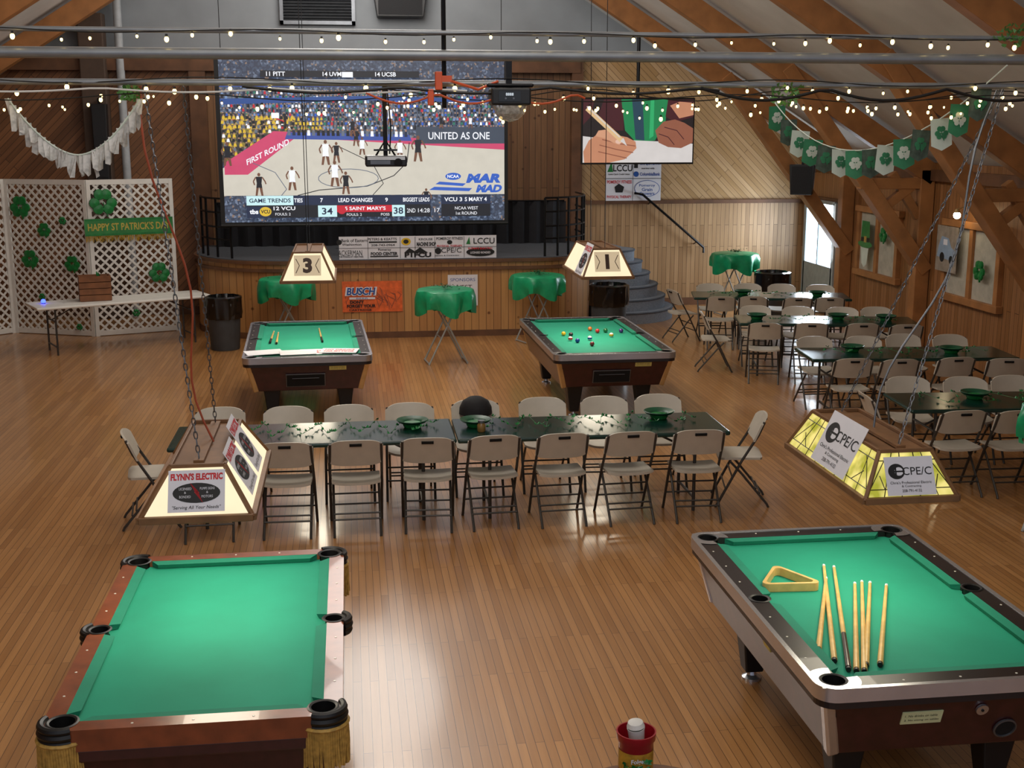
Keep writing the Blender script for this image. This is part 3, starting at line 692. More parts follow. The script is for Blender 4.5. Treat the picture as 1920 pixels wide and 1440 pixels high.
    if not wood:
        m=MB()
        o1=rr(hw+.008,hl+.008,cr+.008);n=len(o1); o0=rr(hw-.018,hl-.018,cr-.018)
        vs=[(a,b,z) for z in(.735,.804) for ring in(o1,o0) for a,b in ring]; fs=[]
        for i in range(n):
            k=(i+1)%n; fs+=[(2*n+i,2*n+k,3*n+k,3*n+i),(i,n+i,n+k,k),(i,k,2*n+k,2*n+i),(n+i,3*n+i,3*n+k,n+k)]
        m.add(vs,fs,chrome)
        m.obj('metal_edge',t,smooth=True)
        tm=chrome if style=='near' else goldtrim
        for sx in(-1,1):
            for sy in(-1,1):
                k_=.024
                m=MB(); m.beam((sx*(bw/2-k_),sy*(bl_/2-k_),.40),(sx*((W-tw)/2-k_),sy*((L-tw)/2-k_),.735),.06,.06,tm,up=(0,1,0)); m.obj('corner_trim',t,bevel=.012)
                m=MB(); a,b=sx*(hw-rw+pc),sy*(hl-rw+pc)
                K=36; ro=.125
                def cl(px_,py_):
                    return (max(-hw+.012,min(hw-.012,px_)),max(-hl+.012,min(hl-.012,py_)))
                ring=[(a+ro*math.cos(2*math.pi*k/K),b+ro*math.sin(2*math.pi*k/K)) for k in range(K)]
                inn=[(a+.063*math.cos(2*math.pi*k/K),b+.063*math.sin(2*math.pi*k/K)) for k in range(K)]
                fs=[]
                for k in range(K):
                    k2=(k+1)%K; ok=True
                    for q_ in(ring[k],ring[k2],inn[k],inn[k2]):
                        if abs(q_[0])<ix-.002 and abs(q_[1])<iy-.002: ok=False
                    if ok: fs.append((k,k2,K+k2,K+k))
                ring=[cl(*q_) for q_ in ring]
                vs=[(p_[0],p_[1],top+.003) for p_ in ring]+[(p_[0],p_[1],top+.0035) for p_ in inn]
                m.add(vs,fs,chrome); m.obj('corner_casting',t)
    else:
        m=MB(); m.frus(.64,(W-.02,L-.02),.705,(W-.01,L-.01),maho); m.obj('apron',t,bevel=.01)
    for sx in(-1,1):
        for sy in(-1,1):
            m=MB(); a,b=sx*(hw-.3),sy*(hl-.42)
            m.frus(.06,(.11,.11),.42,(.2,.2),black if not wood else maho,c=(a,b)); m.obj('leg',t,bevel=.01)
            m=MB(); m.lathe([(.06,0),(.06,.015),(.03,.03),(.02,.07)],chrome,16,c=(a,b,0)); m.obj('foot',t,smooth=True)
    dd=((L-tw)-bl_)/2; ds=((W-tw)-bw)/2
    ang=math.atan2(dd,.32)
    def onend(u,z):
        f_=(z-.40)/.32; return (u,-(bl_/2+f_*dd)-.004,z)
    if style=='far':
        m=MB(); m.box((0,0,0),(.42,.02,.15),black); m.box((0,-.008,0),(.44,.012,.165),steel); m.box((0,-.012,0),(.42,.014,.145),dark); m.box((0,-.02,.03),(.3,.01,.008),steel)
        o=m.obj('ball_return',t,bevel=.01); o.location=onend(-.03,.53); o.rotation_euler=(ang,0,0)
        m=MB(); m.box((0,0,0),(.19,.006,.05),mat('label_yellow','d8cf7a',.6)); o=m.obj('rules_label',t); o.location=onend(.33,.665); o.rotation_euler=(ang,0,0)
        q_=Pic(y0=-.0035); q_.text('No drinks on table',0,.01,.012,ink,w=.15); q_.text('No sitting on tables',0,-.01,.012,ink,w=.16); q_.obj('lettering',o)
    if style=='near':
        m=MB(); m.box((0,0,0),(.2,.006,.075),mat('label_green','cfd8a8',.6)); o=m.obj('rules_label',t); o.location=onend(-.17,.6); o.rotation_euler=(ang,0,0)
        q_=Pic(y0=-.0035); q_.text('1. No drinks on table',-.005,.014,.014,ink,w=.16); q_.text('2. No sitting on tables',0,-.014,.014,ink,w=.17); q_.obj('lettering',o)
        m=MB(); m.lathe([(.03,0),(.03,.012),(.001,.012)],chrome,20); m.lathe([(.007,.012),(.007,.016)],dark,10); o=m.obj('coin_lock',t); o.location=onend(.12,.63); o.rotation_euler=(ang+rad(90),0,0)
        m=MB(); m.lathe([(.058,0),(.058,.008),(.05,.01),(.048,.001),(.001,.001)],steel,24); m.lathe([(.047,.002),(.047,.003)],dark,24); o=m.obj('ball_hole',t); o.location=onend(.27,.5); o.rotation_euler=(ang+rad(90),0,0)
        f2=math.atan2(ds,.32)
        m=MB(); m.box((0,0,0),(.1,.006,.07),mat('label_yellow','d8cf7a',.6)); o=m.obj('rules_label',t); o.location=(-bw/2-ds*.8-.004,-.25,.40+.32*.8); o.rotation_euler=(f2,0,rad(-90))
    return t
pool('green-clothed pool table with brown wood rails and gold pocket fringe',-.725,6.08,0,1.28,2.18,'wood')
pool('green-clothed coin pool table with black rails and chrome edging',2.765,6.05,0,1.39,2.22,'near')
pool('green-clothed pool table holding paper signs and cues',-.545,14.95,rad(2),1.43,2.68,'far')
pool('green-clothed pool table scattered with coloured balls',2.94,14.75,rad(.5),1.41,2.76,'far')
cols_=['e0b020','e8e6dc','1b1b1d','18418f','e8e6dc','7a1f22','d8701e','c02a2a','1f6b3a','e8e6dc','4a2a78']
for k,(x,y) in enumerate([(2.61,14.87),(2.63,14.5),(2.69,14.8),(2.69,14.35),(2.87,14.5),(2.82,14.1),(3.01,15.2),(3.07,15.02),(3.18,15.05),(3.18,14.7),(3.37,15.0)]):
    c=cols_[k]; bm=mat('ball_'+c,c,.12,coat=.5,var=.02)
    b=MB(); b.sph((0,0,.0285),.0285,bm,14,10)
    if k in(1,4,9): b.lathe([(.0287*math.cos(a),.0285+.0287*math.sin(a)) for a in(-.4,-.2,0,.2,.4)],mat('ball_band_%d'%k,['c02a2a','18418f','d8a020'][[1,4,9].index(k)],.15),14,cap=False)
    o=b.obj('billiard_ball',smooth=True); o.location=(x,y,.765); tag(o,'glossy billiard ball resting on green cloth','ball','billiard balls on the table')
def rackmesh():
    A,B,C=Vector((2.40,6.49)),Vector((2.24,6.23)),Vector((2.55,6.21)); G=(A+B+C)/3
    out=[]
    for P_,Q_,S_ in((A,C,B),(B,A,C),(C,B,A)):
        for k in(-2,-1,0,1,2):
            d1=(P_-S_).normalized(); d2=(P_-Q_).normalized(); v=(d1+d2).normalized()
            out.append(P_-v*.03+Matrix.Rotation(rad(27*k),2)@v*.03)
    inn=[G+(p_-G)*.82 for p_ in out]; return out,inn,G
o_,i_,G=rackmesh(); m=MB(); n=len(o_)
vs=[(p_.x-G.x,p_.y-G.y,z) for z in(0,.05) for ring in(o_,i_) for p_ in ring]; fs=[]
for i in range(n):
    k=(i+1)%n; fs+=[(2*n+i,2*n+k,3*n+k,3*n+i),(i,n+i,n+k,k),(i,k,2*n+k,2*n+i),(n+i,3*n+i,3*n+k,n+k)]
m.add(vs,fs,maple); o=m.obj('triangle_rack',bevel=.003); o.location=(G.x,G.y,.766); tag(o,'wooden triangle ball rack lying on green cloth','ball rack')
def cue(t_,b_,z=.766,dk=True,label='wooden pool cue lying on green cloth'):
    a=Vector((b_[0],b_[1],0));b=Vector((t_[0],t_[1],0)); l=(b-a).length; ang=math.atan2(b.y-a.y,b.x-a.x)
    c=thing('pool_cue',label,'pool cue',(a.x,a.y,z),ang,'pool cues'); r=.0155
    m=MB(); m.tube([(0,0,r),(.02,0,r)],.013,black,10); m.obj('bumper',c,smooth=True)
    m=MB(); m.tube([(.02,0,r),(l*.3,0,r)],r,mat('cue_butt_dark','2b1c16',.3,coat=.5) if dk else maple,10,r1=.0135); m.obj('butt',c,smooth=True)
    m=MB(); m.tube([(l*.3,0,r),(l-.025,0,r)],.0135,maple,10,r1=.009); m.obj('shaft',c,smooth=True)
    m=MB(); m.tube([(l-.025,0,r),(l,0,r)],.009,paper,8); m.obj('ferrule',c,smooth=True)
for i,(a,b,dk) in enumerate([((2.65,6.35),(2.235,5.40),0),((2.715,6.55),(2.265,5.27),0),((2.765,6.52),(2.295,5.17),1),((2.78,6.25),(2.325,5.15),0),((2.83,6.27),(2.36,5.14),0),((2.87,6.25),(2.395,5.2),0),((2.945,6.2),(2.465,5.2),0)]): cue(a,b,.766,dk)
cue((-.42,15.75),(-.36,14.75),.766,1); cue((-.98,15.6),(-.98,14.75),.766,1); cue((-.92,15.5),(-.9,14.7),.766,0)
for x,y,w,d_,rz,c,k in((-1.0,13.98,.42,.3,.25,0,0),(-.35,14.1,.5,.33,.05,1,1),(-.15,13.92,.42,.28,-.15,1,2),(-.62,13.9,.4,.3,.1,0,1),(-.8,14.15,.3,.2,-.3,2,0)):
    m=MB(); m.box((0,0,0),(w,d_,.004),paper if c!=2 else ink); o=m.obj('paper_sign'); o.location=(x,y,.803+.006*k if y<14 else .770+.006*k); o.rotation_euler=(0,0,rz); tag(o,'printed paper sign lying flat on the pool table','sign','paper signs')
    if c==1:
        q_=Pic(y0=-.003); q_.text('NO DRINKS',0,.05,.06,red,w=w*.8,bold=.03); q_.text('NO SITTING',0,-.05,.06,red,w=w*.8,bold=.03); l=q_.obj('lettering',o); l.rotation_euler=(rad(-90),0,0)
# ------------------------------------------------------------ pool table lamps
shade_e=em('lit_shade','ffe8c0',1.1); lampwood=mat('lamp_brown','7a5636',.5,var=.25)
def tiff():
    m=bpy.data.materials.new('stained_glass'); m.use_nodes=True; nt=m.node_tree; n=nt.nodes; b=n['Principled BSDF']
    tc=n.new('ShaderNodeTexCoord'); nz=n.new('ShaderNodeTexNoise'); nz.inputs['Scale'].default_value=9
    r=n.new('ShaderNodeValToRGB'); r.color_ramp.elements[0].color=hx('a8a838'); r.color_ramp.elements[1].color=hx('f4e68a'); r.color_ramp.elements[0].position=.35; r.color_ramp.elements[1].position=.6
    nt.links.new(tc.outputs['Object'],nz.inputs[0]); nt.links.new(nz.outputs['Fac'],r.inputs[0]); nt.links.new(r.outputs[0],b.inputs['Emission Color']); nt.links.new(r.outputs[0],b.inputs['Base Color'])
    b.inputs['Emission Strength'].default_value=.6; b.inputs['Roughness'].default_value=.2; return m
tif=tiff(); lead=mat('lead_came','3a3526',.5,.5)
def chain(m,p0,p1,r=.012,mt=steel):
    p0=Vector(p0);p1=Vector(p1);d=(p1-p0);l=d.length;n=int(l/.034);d.normalize()
    a=d.cross(Vector((0,1,0))).normalized();b=a.cross(d)
    for i in range(n):
        c=p0+d*(l*(i+.5)/n); s=a if i%2 else b
        pts=[c+d*.022*math.cos(t)+s*.009*math.sin(t) for t in[2*math.pi*k/8 for k in range(9)]]
        m.tube(pts,.0028,mt,4)
def lamp(label,x,y,z,w,l,h,ins,style,power,anch,cordc=blackm,col=(1,.9,.72)):
    t=thing('billiard_lamp',label,'hanging lamp',(x,y,z))
    B=[(sx*w/2,sy*l/2,0) for sx,sy in((-1,-1),(1,-1),(1,1),(-1,1))]; T_=[(sx*(w/2-ins),sy*(l/2-ins),h) for sx,sy in((-1,-1),(1,-1),(1,1),(-1,1))]
    pm=tif if style=='tiff' else shade_e
    for i in range(4):
        k=(i+1)%4; m=MB(); m.add([B[i],B[k],T_[k],T_[i]],[(0,1,2,3)],pm)
        if style=='tiff':
            b0,b1,t0,t1=map(Vector,(B[i],B[k],T_[i],T_[k]))
            P_=lambda u,v:(b0.lerp(b1,u)).lerp(t0.lerp(t1,u),v)
            seg=[((0,.22),(1,.22)),((0,.8),(1,.8))]
            nn=8 if i%2 else 5
            for q_ in range(1,nn): seg.append(((q_/nn,0),(q_/nn+(.03 if q_%2 else -.03),1)))
            seg+=[((.02,.22),(.12,.8)),((.98,.22),(.88,.8)),((.1,.5),(.2,.22)),((.9,.5),(.8,.22))]
            for (u0,v0),(u1,v1) in seg: m.tube([P_(u0,v0),P_(u1,v1)],.003,lead,4)
        m.obj('lamp_shade',t)
    m=MB()
    for i in range(4):
        k=(i+1)%4; m.beam(B[i],B[k],.03,.035,lampwood,up=(0,0,1)); m.beam(T_[i],T_[k],.018,.02,lampwood,up=(0,0,1)); m.beam(B[i],T_[i],.02,.02,lampwood,up=(0,0,1))
    m.obj('lamp_frame',t,bevel=.003)
    m=MB(); m.add([(a,b,h-.01) for a,b,_ in T_],[(0,1,2,3)],lampwood); m.box((0,0,h+.005),(.05,l-2*ins-.1,.015),lampwood); m.obj('lamp_top',t)
    for s,an in zip((-1,1),anch):
        m=MB()
        p0=(0,s*(l/2-ins-.08),h+.01); p1=(an[0]-x,an[1]-y,an[2]-z)
        if style in('tiff','plain'): chain(m,p0,p1)
        else: m.tube([p0,p1],.0045,cordc,5)
        m.obj('chain',t)
    if style in('tiff','plain'):
        m=MB(); an=anch[0]; pts=[]
        for i in range(15):
            f=i/14; p0=Vector((.03,0,h)); p1=Vector((an[0]-x,an[1]-y,an[2]-z)); q_=p0.lerp(p1,f)+Vector((-.05*math.sin(f*9),.03*math.sin(f*7),-.1*math.sin(math.pi*f))); pts.append(q_)
        m.tube(pts,.006,mat('cord_red','a04a30',.5) if style=='plain' else steel,6); m.obj('power_cord',t,smooth=True)
    ld=bpy.data.lights.new('lamp_bulb','AREA'); ld.shape='RECTANGLE'; ld.size=w*.75; ld.size_y=l*.85; ld.energy=power; ld.color=col
    lo=bpy.data.objects.new('lamp_bulb',ld); bpy.context.collection.objects.link(lo); lo.parent=t; lo.location=(0,0,.03)
    return t
lamp('hanging billiard lamp with lit white panels and taped signs',-.77,6.43,1.45,.54,1.22,.23,.14,'plain',13,[(-.98,6.37,3.5),(-.8,6.43,3.5)])
lamp('hanging stained-glass billiard lamp with taped paper signs',2.80,6.24,1.45,.5,1.14,.23,.11,'tiff',11,[(3.5,6.37,3.5),(3.5,6.4,3.5)])
lamp('hanging billiard lamp numbered three above a pool table',-.48,14.6,1.6,.6,1.3,.32,.14,'num',17,[(-.5,14.2,7.3),(-.5,15.2,7.3)])
lamp('hanging billiard lamp numbered one above a pool table',2.96,14.55,1.6,.6,1.3,.32,.14,'num',17,[(2.96,14.2,6.2),(2.96,15.2,6.2)])
def onlamp(x,y,w,l,h,ins,z,face,u,v,pw,ph,label,extra=0,off=.014):
    th=math.atan2(ins,h); sl_=math.hypot(ins,h)
    if face=='near': loc=Vector((x+u,y-l/2+ins*v/1.0,z+h*v)); nrm=Vector((0,-math.cos(th),math.sin(th))); rz=0
    if face=='right': loc=Vector((x+w/2-ins*v,y+u,z+h*v)); nrm=Vector((math.cos(th),0,math.sin(th))); rz=rad(90)
    if face=='left': loc=Vector((x-w/2+ins*v,y+u,z+h*v)); nrm=Vector((-math.cos(th),0,math.sin(th))); rz=rad(-90)
    loc+=nrm*off
    return panel('paper_sign',label,'sign',loc,pw,ph,rot=(-th+extra,0,rz),th=.002,group='paper signs')
def flynn(o,w,h):
    f=Pic(y0=-.0015,dy=.0003); f.text("FLYNN'S ELECTRIC",0,h*.84,h*.17,red,w=w*.92,bold=.05)
    f.ell(0,h*.45,w*.42,h*.24,ink,28); f.poly([(-w*.12,h*.7),(w*.02,h*.5),(-w*.04,h*.47),(w*.12,h*.2),(w*.0,h*.4),(w*.05,h*.45)],red)
    f.text('LICENSED',-w*.2,h*.55,h*.06,paper,w=w*.22);f.text('&',-w*.2,h*.46,h*.05,paper);f.text('BONDED',-w*.2,h*.36,h*.06,paper,w=w*.2)
    f.text('PUMPS SIGNS',w*.19,h*.55,h*.06,paper,w=w*.26);f.text('&',w*.19,h*.46,h*.05,paper);f.text('MOTORS',w*.19,h*.36,h*.06,paper,w=w*.2)
    f.text('"Serving All Your Needs"',0,h*.1,h*.1,ink,w=w*.85,shear=.2); f.obj('lettering',o)
def cpec(o,w,h):
    f=Pic(y0=-.0015,dy=.0003)
    f.ell(-w*.27,h*.62,w*.17,h*.2,ink,28); f.ell(-w*.22,h*.62,w*.09,h*.11,paper,20); f.rect(-w*.4,h*.6,-w*.12,h*.64,ink); f.rect(-w*.3,h*.5,-w*.27,h*.74,ink)
    f.text('CPE/C',w*.15,h*.62,h*.2,ink,w=w*.6); f.text("Chris's Professional Electric",0,h*.33,h*.07,ink,w=w*.85); f.text('& Contracting',0,h*.23,h*.07,ink,w=w*.4); f.text('208-791-4132',0,h*.12,h*.07,ink,w=w*.4); f.obj('lettering',o)
a=onlamp(-.77,6.43,.54,1.22,.23,.14,1.45,'near',-.0,.12,.27,.21,'white paper sign with red and black lettering on a lamp'); flynn(a,.27,.21)
a=onlamp(-.77,6.43,.54,1.22,.23,.14,1.45,'right',-.25,.2,.34,.26,'white paper sign with black oval on a lamp'); flynn(a,.34,.26)
a=onlamp(-.77,6.43,.54,1.22,.23,.14,1.45,'right',.15,.2,.3,.3,'white paper sign with pale blue print on a lamp'); flynn(a,.3,.3)
a=onlamp(2.8,6.24,.5,1.14,.23,.11,1.45,'near',-.0,.08,.26,.2,'white paper sign with black logo on a lamp'); cpec(a,.26,.2)
a=onlamp(2.8,6.24,.5,1.14,.23,.11,1.45,'left',-.05,.1,.46,.3,'white paper sign with black logo on a lamp'); cpec(a,.46,.3)
for x,y,dg in((-.48,14.6,'3'),(2.96,14.55,'1')):
    th=math.atan2(.14,.32); loc=(x,y-.65+.035-.014,1.6+.07)
    a=panel('number_sign','number %s panel on the end of a billiard lamp'%('three' if dg=='3' else 'one'),'sign',loc,.3,.24,rot=(-th,0,0),m=em('sign_lit','d8c09c',.8),th=.002)
    f=Pic(y0=-.002); f.text(dg,0,.12,.18,mat('digit_brown','3a2418',.6),bold=.05)
    for s in(-1,1): f.line([(s*.13,.03),(s*.09,.12),(s*.13,.2)],.008,mat('digit_brown','3a2418',.6))
    f.obj('lettering',a)
a=onlamp(2.96,14.55,.6,1.3,.32,.14,1.6,'left',-.35,.0,.4,.4,'white paper sign leaning on a hanging lamp'); flynn(a,.4,.4)
# ------------------------------------------------------------ ceiling pipes, string lights
def pipe(z,r,y,label,mt=steel,z1=None):
    m=MB(); z1=z1 or z; m.tube([(-6.2,0,z),(6.75,0,z1)],r,mt,12); o=m.obj('lighting_pipe',smooth=True); o.location=(0,y,0); tag(o,label,'pipe','overhead lighting pipes')
gp=mat('galvanised_pipe','8a8d90',.4,.6)
pipe(3.66,.028,6.4,'thick galvanised steel pipe spanning the hall',gp)
pipe(3.77,.013,6.4,'thin galvanised steel pipe spanning the hall',gp)
pipe(3.52,.016,6.36,'thin galvanised steel pipe spanning the hall',gp)
for x in(-6,-3.0,.5,4.2,6.5):
    m=MB(); m.tube([(x,6.44,3.4),(x,6.44,roofz(x)+.1)],.006 if x!=.5 else .012,blackm,8)
    o=m.obj('pipe_hanger'); tag(o,'thin black rod hanging the lighting pipes','hanger','pipe hangers')
bulb=em('string_bulb','ffd98c',5)
def string(pts,n,label,jz=.0,r=.009,drop=.018):
    s=thing('string_light',label,'string lights',(0,0,0),0,'warm string lights')
    m=MB(); m.tube(pts,.003,black,5); m.obj('wire',s)
    P=[Vector(p_) for p_ in pts]; src=None
    for i in range(n):
        f=(i+.5)/n*(len(P)-1); k=min(int(f),len(P)-2); q_=P[k].lerp(P[k+1],f-k)+Vector((R(-.06,.06),R(-.02,.02),-drop-R(0,1)*jz))
        if src is None:
            m=MB(); m.sph((0,0,0),r,bulb,8,6,(1,1,1.3)); m.lathe([(r*.6,r*.9),(r*.5,r*2.2)],black,6); src=m.obj('bulb',s)
            src.location=q_
        else:
            c=src.copy(); bpy.context.collection.objects.link(c); c.parent=s; c.location=q_; k_=R(.7,1.35); c.scale=(k_,k_,k_)
def wav(x0,x1,z,a,n,y,ph=0): return [(x0+(x1-x0)*i/n,y+.02*math.sin(i*1.3),z+a*math.sin(i*.7+ph)) for i in range(n+1)]
string(wav(-2.2,4.2,3.765,.01,40,6.37),36,'warm white string lights along the upper pipe',.03)
string(wav(-2.2,4.2,3.53,.015,40,6.33,1),34,'warm white string lights along the lower pipe',.05)
string(wav(-2.2,4.2,3.45,.02,40,6.3,2),90,'dense warm white string lights on the lower wires',.05,.007)
string(wav(.2,4.0,3.47,.03,30,6.5,2),45,'warm white string lights looped along wires',.1,.0075)
for (x0,x1,z,a,label,mt,r) in((-.5,1.9,3.5,.03,'black power cable looped along the pipes',black,.008),(.1,1.2,3.47,.05,'orange extension cord looped on the pipes',mat('orange_cord','c9552a',.5),.006),(1.8,3.9,3.5,.06,'black power cable drooping from the pipes',black,.009),(-2.0,.6,3.49,.02,'white extension cord clipped along the pipes',white,.005)):
    m=MB(); m.tube([(x0+(x1-x0)*i/30,6.27,z-a*abs(math.sin(i*.33))) for i in range(31)],r,mt,6); o=m.obj('power_cable',smooth=True); tag(o,label,'cable')
for x,z,k in((2.28,3.47,1),(3.52,3.78,1.1),(-1.05,3.47,.5)):
    m=MB()
    for i in range(60):
        a=R(0,6.3); c=(R(-.07,.07)*k,R(-.03,.03),R(-.04,.04)*k); b=.03; t_=R(-1,1)
        m.add([c,(c[0]+b*math.cos(a),c[1]+.01*t_,c[2]+b*math.sin(a)),(c[0]+b*.8*math.cos(a+.7),c[1]-.01,c[2]+b*.8*math.sin(a+.7))],[(0,1,2)],mat('ivy_green','4a7a3a',.5,var=.4))
    o=m.obj('ivy_sprig'); o.location=(x,6.34,z); tag(o,'small sprig of artificial ivy tied to the pipes','decoration'); o['kind']='stuff'
pl=thing('power_plug','orange extension socket clipped to the pipes','plug',(.46,6.28,3.5))
m=MB(); orange=mat('orange_plastic','d0542a',.45); m.box((0,0,.03),(.035,.04,.09),orange); m.box((-.04,0,-.05),(.03,.035,.08),orange); m.obj('socket_body',pl,bevel=.004)
m=MB(); m.box((.04,0,.04),(.05,.04,.03),orange); m.tube([(.06,0,.03),(.2,.02,-.01),(.3,0,.03)],.007,orange); m.obj('plug_cable',pl)
pj=thing('projector','small black projector hung from the pipes','projector',(.195,6.45,3.10))
m=MB(); m.box((0,0,.035),(.21,.2,.055),black); m.obj('projector_body',pj,bevel=.008)
m=MB(); m.box((0,-.102,.05),(.19,.004,.016),mat('projector_white','c8cacc',.4)); m.box((-.03,-.103,.03),(.1,.004,.02),steel); m.obj('front_panel',pj)
m=MB(); m.lathe([(.02,0),(.02,.03),(.014,.032)],dark,16); l=m.obj('lens',pj); l.location=(.06,-.1,.03); l.rotation_euler=(rad(90),0,0)
m=MB(); m.tube([(0,0,.06),(0,0,.42)],.011,black,8); m.box((0,0,.09),(.12,.05,.01),black); m.tube([(-.05,0,.06),(0,0,.14),(.05,0,.06)],.006,black,6); m.tube([(.012,0,.42),(.03,.0,.2),(.02,-.02,.07)],.004,black,6); m.obj('mounting_pole',pj)
dl=thing('disco_light','black party light with clear faceted dome','party light',(.82,6.3,3.33))
m=MB(); m.box((0,0,.125),(.2,.14,.085),black); m.box((0,0,.18),(.24,.06,.02),blackm); m.obj('light_body',dl,bevel=.01)
m=MB(); m.box((-.01,-.072,.125),(.11,.004,.05),mat('lcd_panel','20262c',.3)); f=Pic(y0=-.075); f.text('8888',-.01,.135,.014,em('lcd_text','d8e2ea',1.2)); f.ell(-.03,.115,.005,.005,steel);f.ell(.01,.115,.005,.005,steel)
f.obj('display',dl); m.obj('display_panel',dl)
m=MB(); m.lathe([(.003,-.0),(.045,.012),(.075,.04),(.088,.08)],mat('clear_dome','b9b7ae',.1,var=.5,scale=60,coat=.8,alpha=.65),12); m.obj('dome',dl)
m=MB(); m.box((0,.04,.24),(.03,.02,.12),blackm); m.obj('clamp',dl)
# ------------------------------------------------------------ pennant garlands
fw=mat('flag_white','cdd8cd',.7,var=.08);fg=mat('flag_green','35805a',.7,var=.2,scale=12);fgd=mat('flag_dark','4a5a50',.7,var=.5,scale=18)
g=thing('pennant_garland','garland of green and white shamrock flags','garland',(0,0,0))
P0=Vector((2.98,8.6,3.52));P1=Vector((3.42,6.2,3.62))
pts=[]
for i in range(25):
    f=i/24; q_=P0.lerp(P1,f); q_.z-=.46*(1-(2*f-1)**2)*(1.0-.25*f); pts.append(q_)
m=MB(); m.tube(pts,.004,fw,5); m.obj('cord',g)
for k in range(14):
    f_=1+k*22/13.5; i=int(f_); q_=pts[i].lerp(pts[i+1],f_-i); fl=Pic(y0=0,dy=.0008); ww,hh=.062,.15
    base=(fg,fgd,fw)[k%3]; fl.poly([(-ww,-.0),(ww,0),(ww,-hh),(0,-hh-.03),(-ww,-hh)],base)
    fl.shamrock(0,-.08,.045,(fw,fg,fg)[k%3]); o=fl.obj('flag',g); o.location=q_; o.rotation_euler=(R(-.15,.15),R(-.08,.08),rad(-8)+R(-.4,.4))
g=thing('rag_garland','white lace rag garland sagging beneath the pipes','garland',(0,0,0))
pts=[]
for i in range(31):
    f=i/30; pts.append(Vector((-1.62+.62*f,6.35,3.44-.27*(1-abs(2*f-1)**1.8))))
m=MB(); m.tube(pts,.005,fw,5); m.obj('cord',g)
lace=mat('lace_white','c3c1bc',.8,var=.35,scale=30)
for i in range(0,31,1):
    q_=pts[i]; m=MB(); w=.018; h_=R(.07,.13)
    m.add([(-w,0,0),(w,0,0),(w*R(.6,1.3),.01,-h_*R(.8,1)),(0,-.005,-h_),(-w*R(.6,1.3),.01,-h_*R(.7,1))],[(0,1,2,3,4)],lace); o=m.obj('rag_strip',g); o.location=q_; o.rotation_euler=(R(-.3,.3),0,R(-.8,.8))
# ------------------------------------------------------------ lattice screen
ls=thing('lattice_screen','white folding lattice room divider with shamrock decorations','room divider',(0,0,0))
def lat(p0,p1,H=2.5):
    p0=Vector((*p0,0));p1=Vector((*p1,0));d=p1-p0;L_=d.length;a=math.atan2(d.y,d.x); t=.045
    m=MB()
    for x in(t/2,L_-t/2): m.box((x,0,H/2),(.06,.04,H),white)
    for z in(.05,H-.04): m.box((L_/2,0,z),(L_,.035,.08),white)
    o=m.obj('screen_frame',ls); o.location=p0; o.rotation_euler=(0,0,a)
    m=MB(); sp_=.14
    for sg in(1,-1):
        k=-int(H/sp_)-2
        while k*sp_<L_+H:
            x0=k*sp_
            if sg==1: za=max(.08,-x0); zb=min(H-.08,L_-x0)
            else: za=max(.08,x0-L_); zb=min(H-.08,x0)
            if zb-za>.05: m.beam((x0+sg*za,.006*sg,za),(x0+sg*zb,.006*sg,zb),.034,.008,white,up=(0,1,0))
            k+=1
    o=m.obj('lattice',ls); o.location=p0; o.rotation_euler=(0,0,a)
lat((-6.25,20.1),(-5.5,20.85)); lat((-5.48,20.85),(-4.12,20.3)); lat((-4.1,20.3),(-2.85,20.75))
def wallsham(loc,r,rz,label='green foil shamrock decoration pinned to white lattice',n=3):
    m=MB()
    for i in range(n):
        a=math.pi/2+i*2*math.pi/n
        for d in(-.42,.42): m.lathe([(r*.36,-.012),(r*.33,.012),(.003,.022)],shamg,12,c=(math.cos(a+d)*r*.55,math.sin(a+d)*r*.55,0))
    m.beam((0,0,0),(r*.25,-r*.95,0),r*.14,.012,shamg)
    o=m.obj('shamrock_decoration'); o.location=loc; o.rotation_euler=(rad(90),0,rz); tag(o,label,'decoration','shamrock decorations')
for u,v,r in((57,378,.2),(210,368,.24),(98,420,.13),(68,475,.17),(145,482,.15),(300,503,.19),(133,402,.07),(85,545,.06),(255,577,.07),(150,600,.06)):
    if u<180: y=20.85+( (u-30)/108.)*-.4-.06; x=-5.48+(u-30)/108.; rz=rad(-22)
    else: x=-4.1+(u-182)/118.; y=20.3+(x+4.1)*.36-.06; rz=rad(20)
    wallsham((x,y,2.5-(v-327)*.0086),r,rz)
hb=panel('holiday_banner','green Saint Patricks Day banner with gold fringe','banner',(-3.5,20.43,1.62),1.38,.27,rot=(0,0,rad(20)),m=mat('banner_green','2c7a3c',.5,var=.2))
f=Pic(y0=-.004); f.text("HAPPY ST PATRICK'S DAY",0,.14,.12,mat('banner_gold','b9a548',.5),w=1.28,bold=.02); f.line([(-.68,.02),(.68,.02)],.02,shamg);f.line([(-.68,.25),(.68,.25)],.02,shamg);f.obj('lettering',hb)
m=MB()
for i in range(60): m.tube([(-.68+i*.023,-.004,.0),(-.68+i*.023+R(-.01,.01),-.006,-R(.06,.11))],.006,mat('gold_foil','c9a73a',.3,.4,var=.3),4)
m.obj('gold_fringe',hb)
fold_table(-3.5,19.3,2.65,rad(26),'white plastic folding table in front of the lattice screen',topm=white,name='folding_table')
bx=thing('wooden_crate','brown wooden crate with a green sprig on the white table','box',(-3.85,19.17,.742),rad(15))
m=MB(); cw_=mat('crate_brown','7a4c2c',.6,var=.25)
for i in range(4):
    for s in(-1,1): m.box((0,s*.14,.05+i*.095),(.46,.02,.085),cw_); m.box((s*.22,0,.05+i*.095),(.02,.28,.085),cw_)
m.box((0,0,.01),(.44,.28,.02),cw_); m.box((0,0,.33),(.44,.27,.02),cw_); m.obj('crate_body',bx)
m=MB()
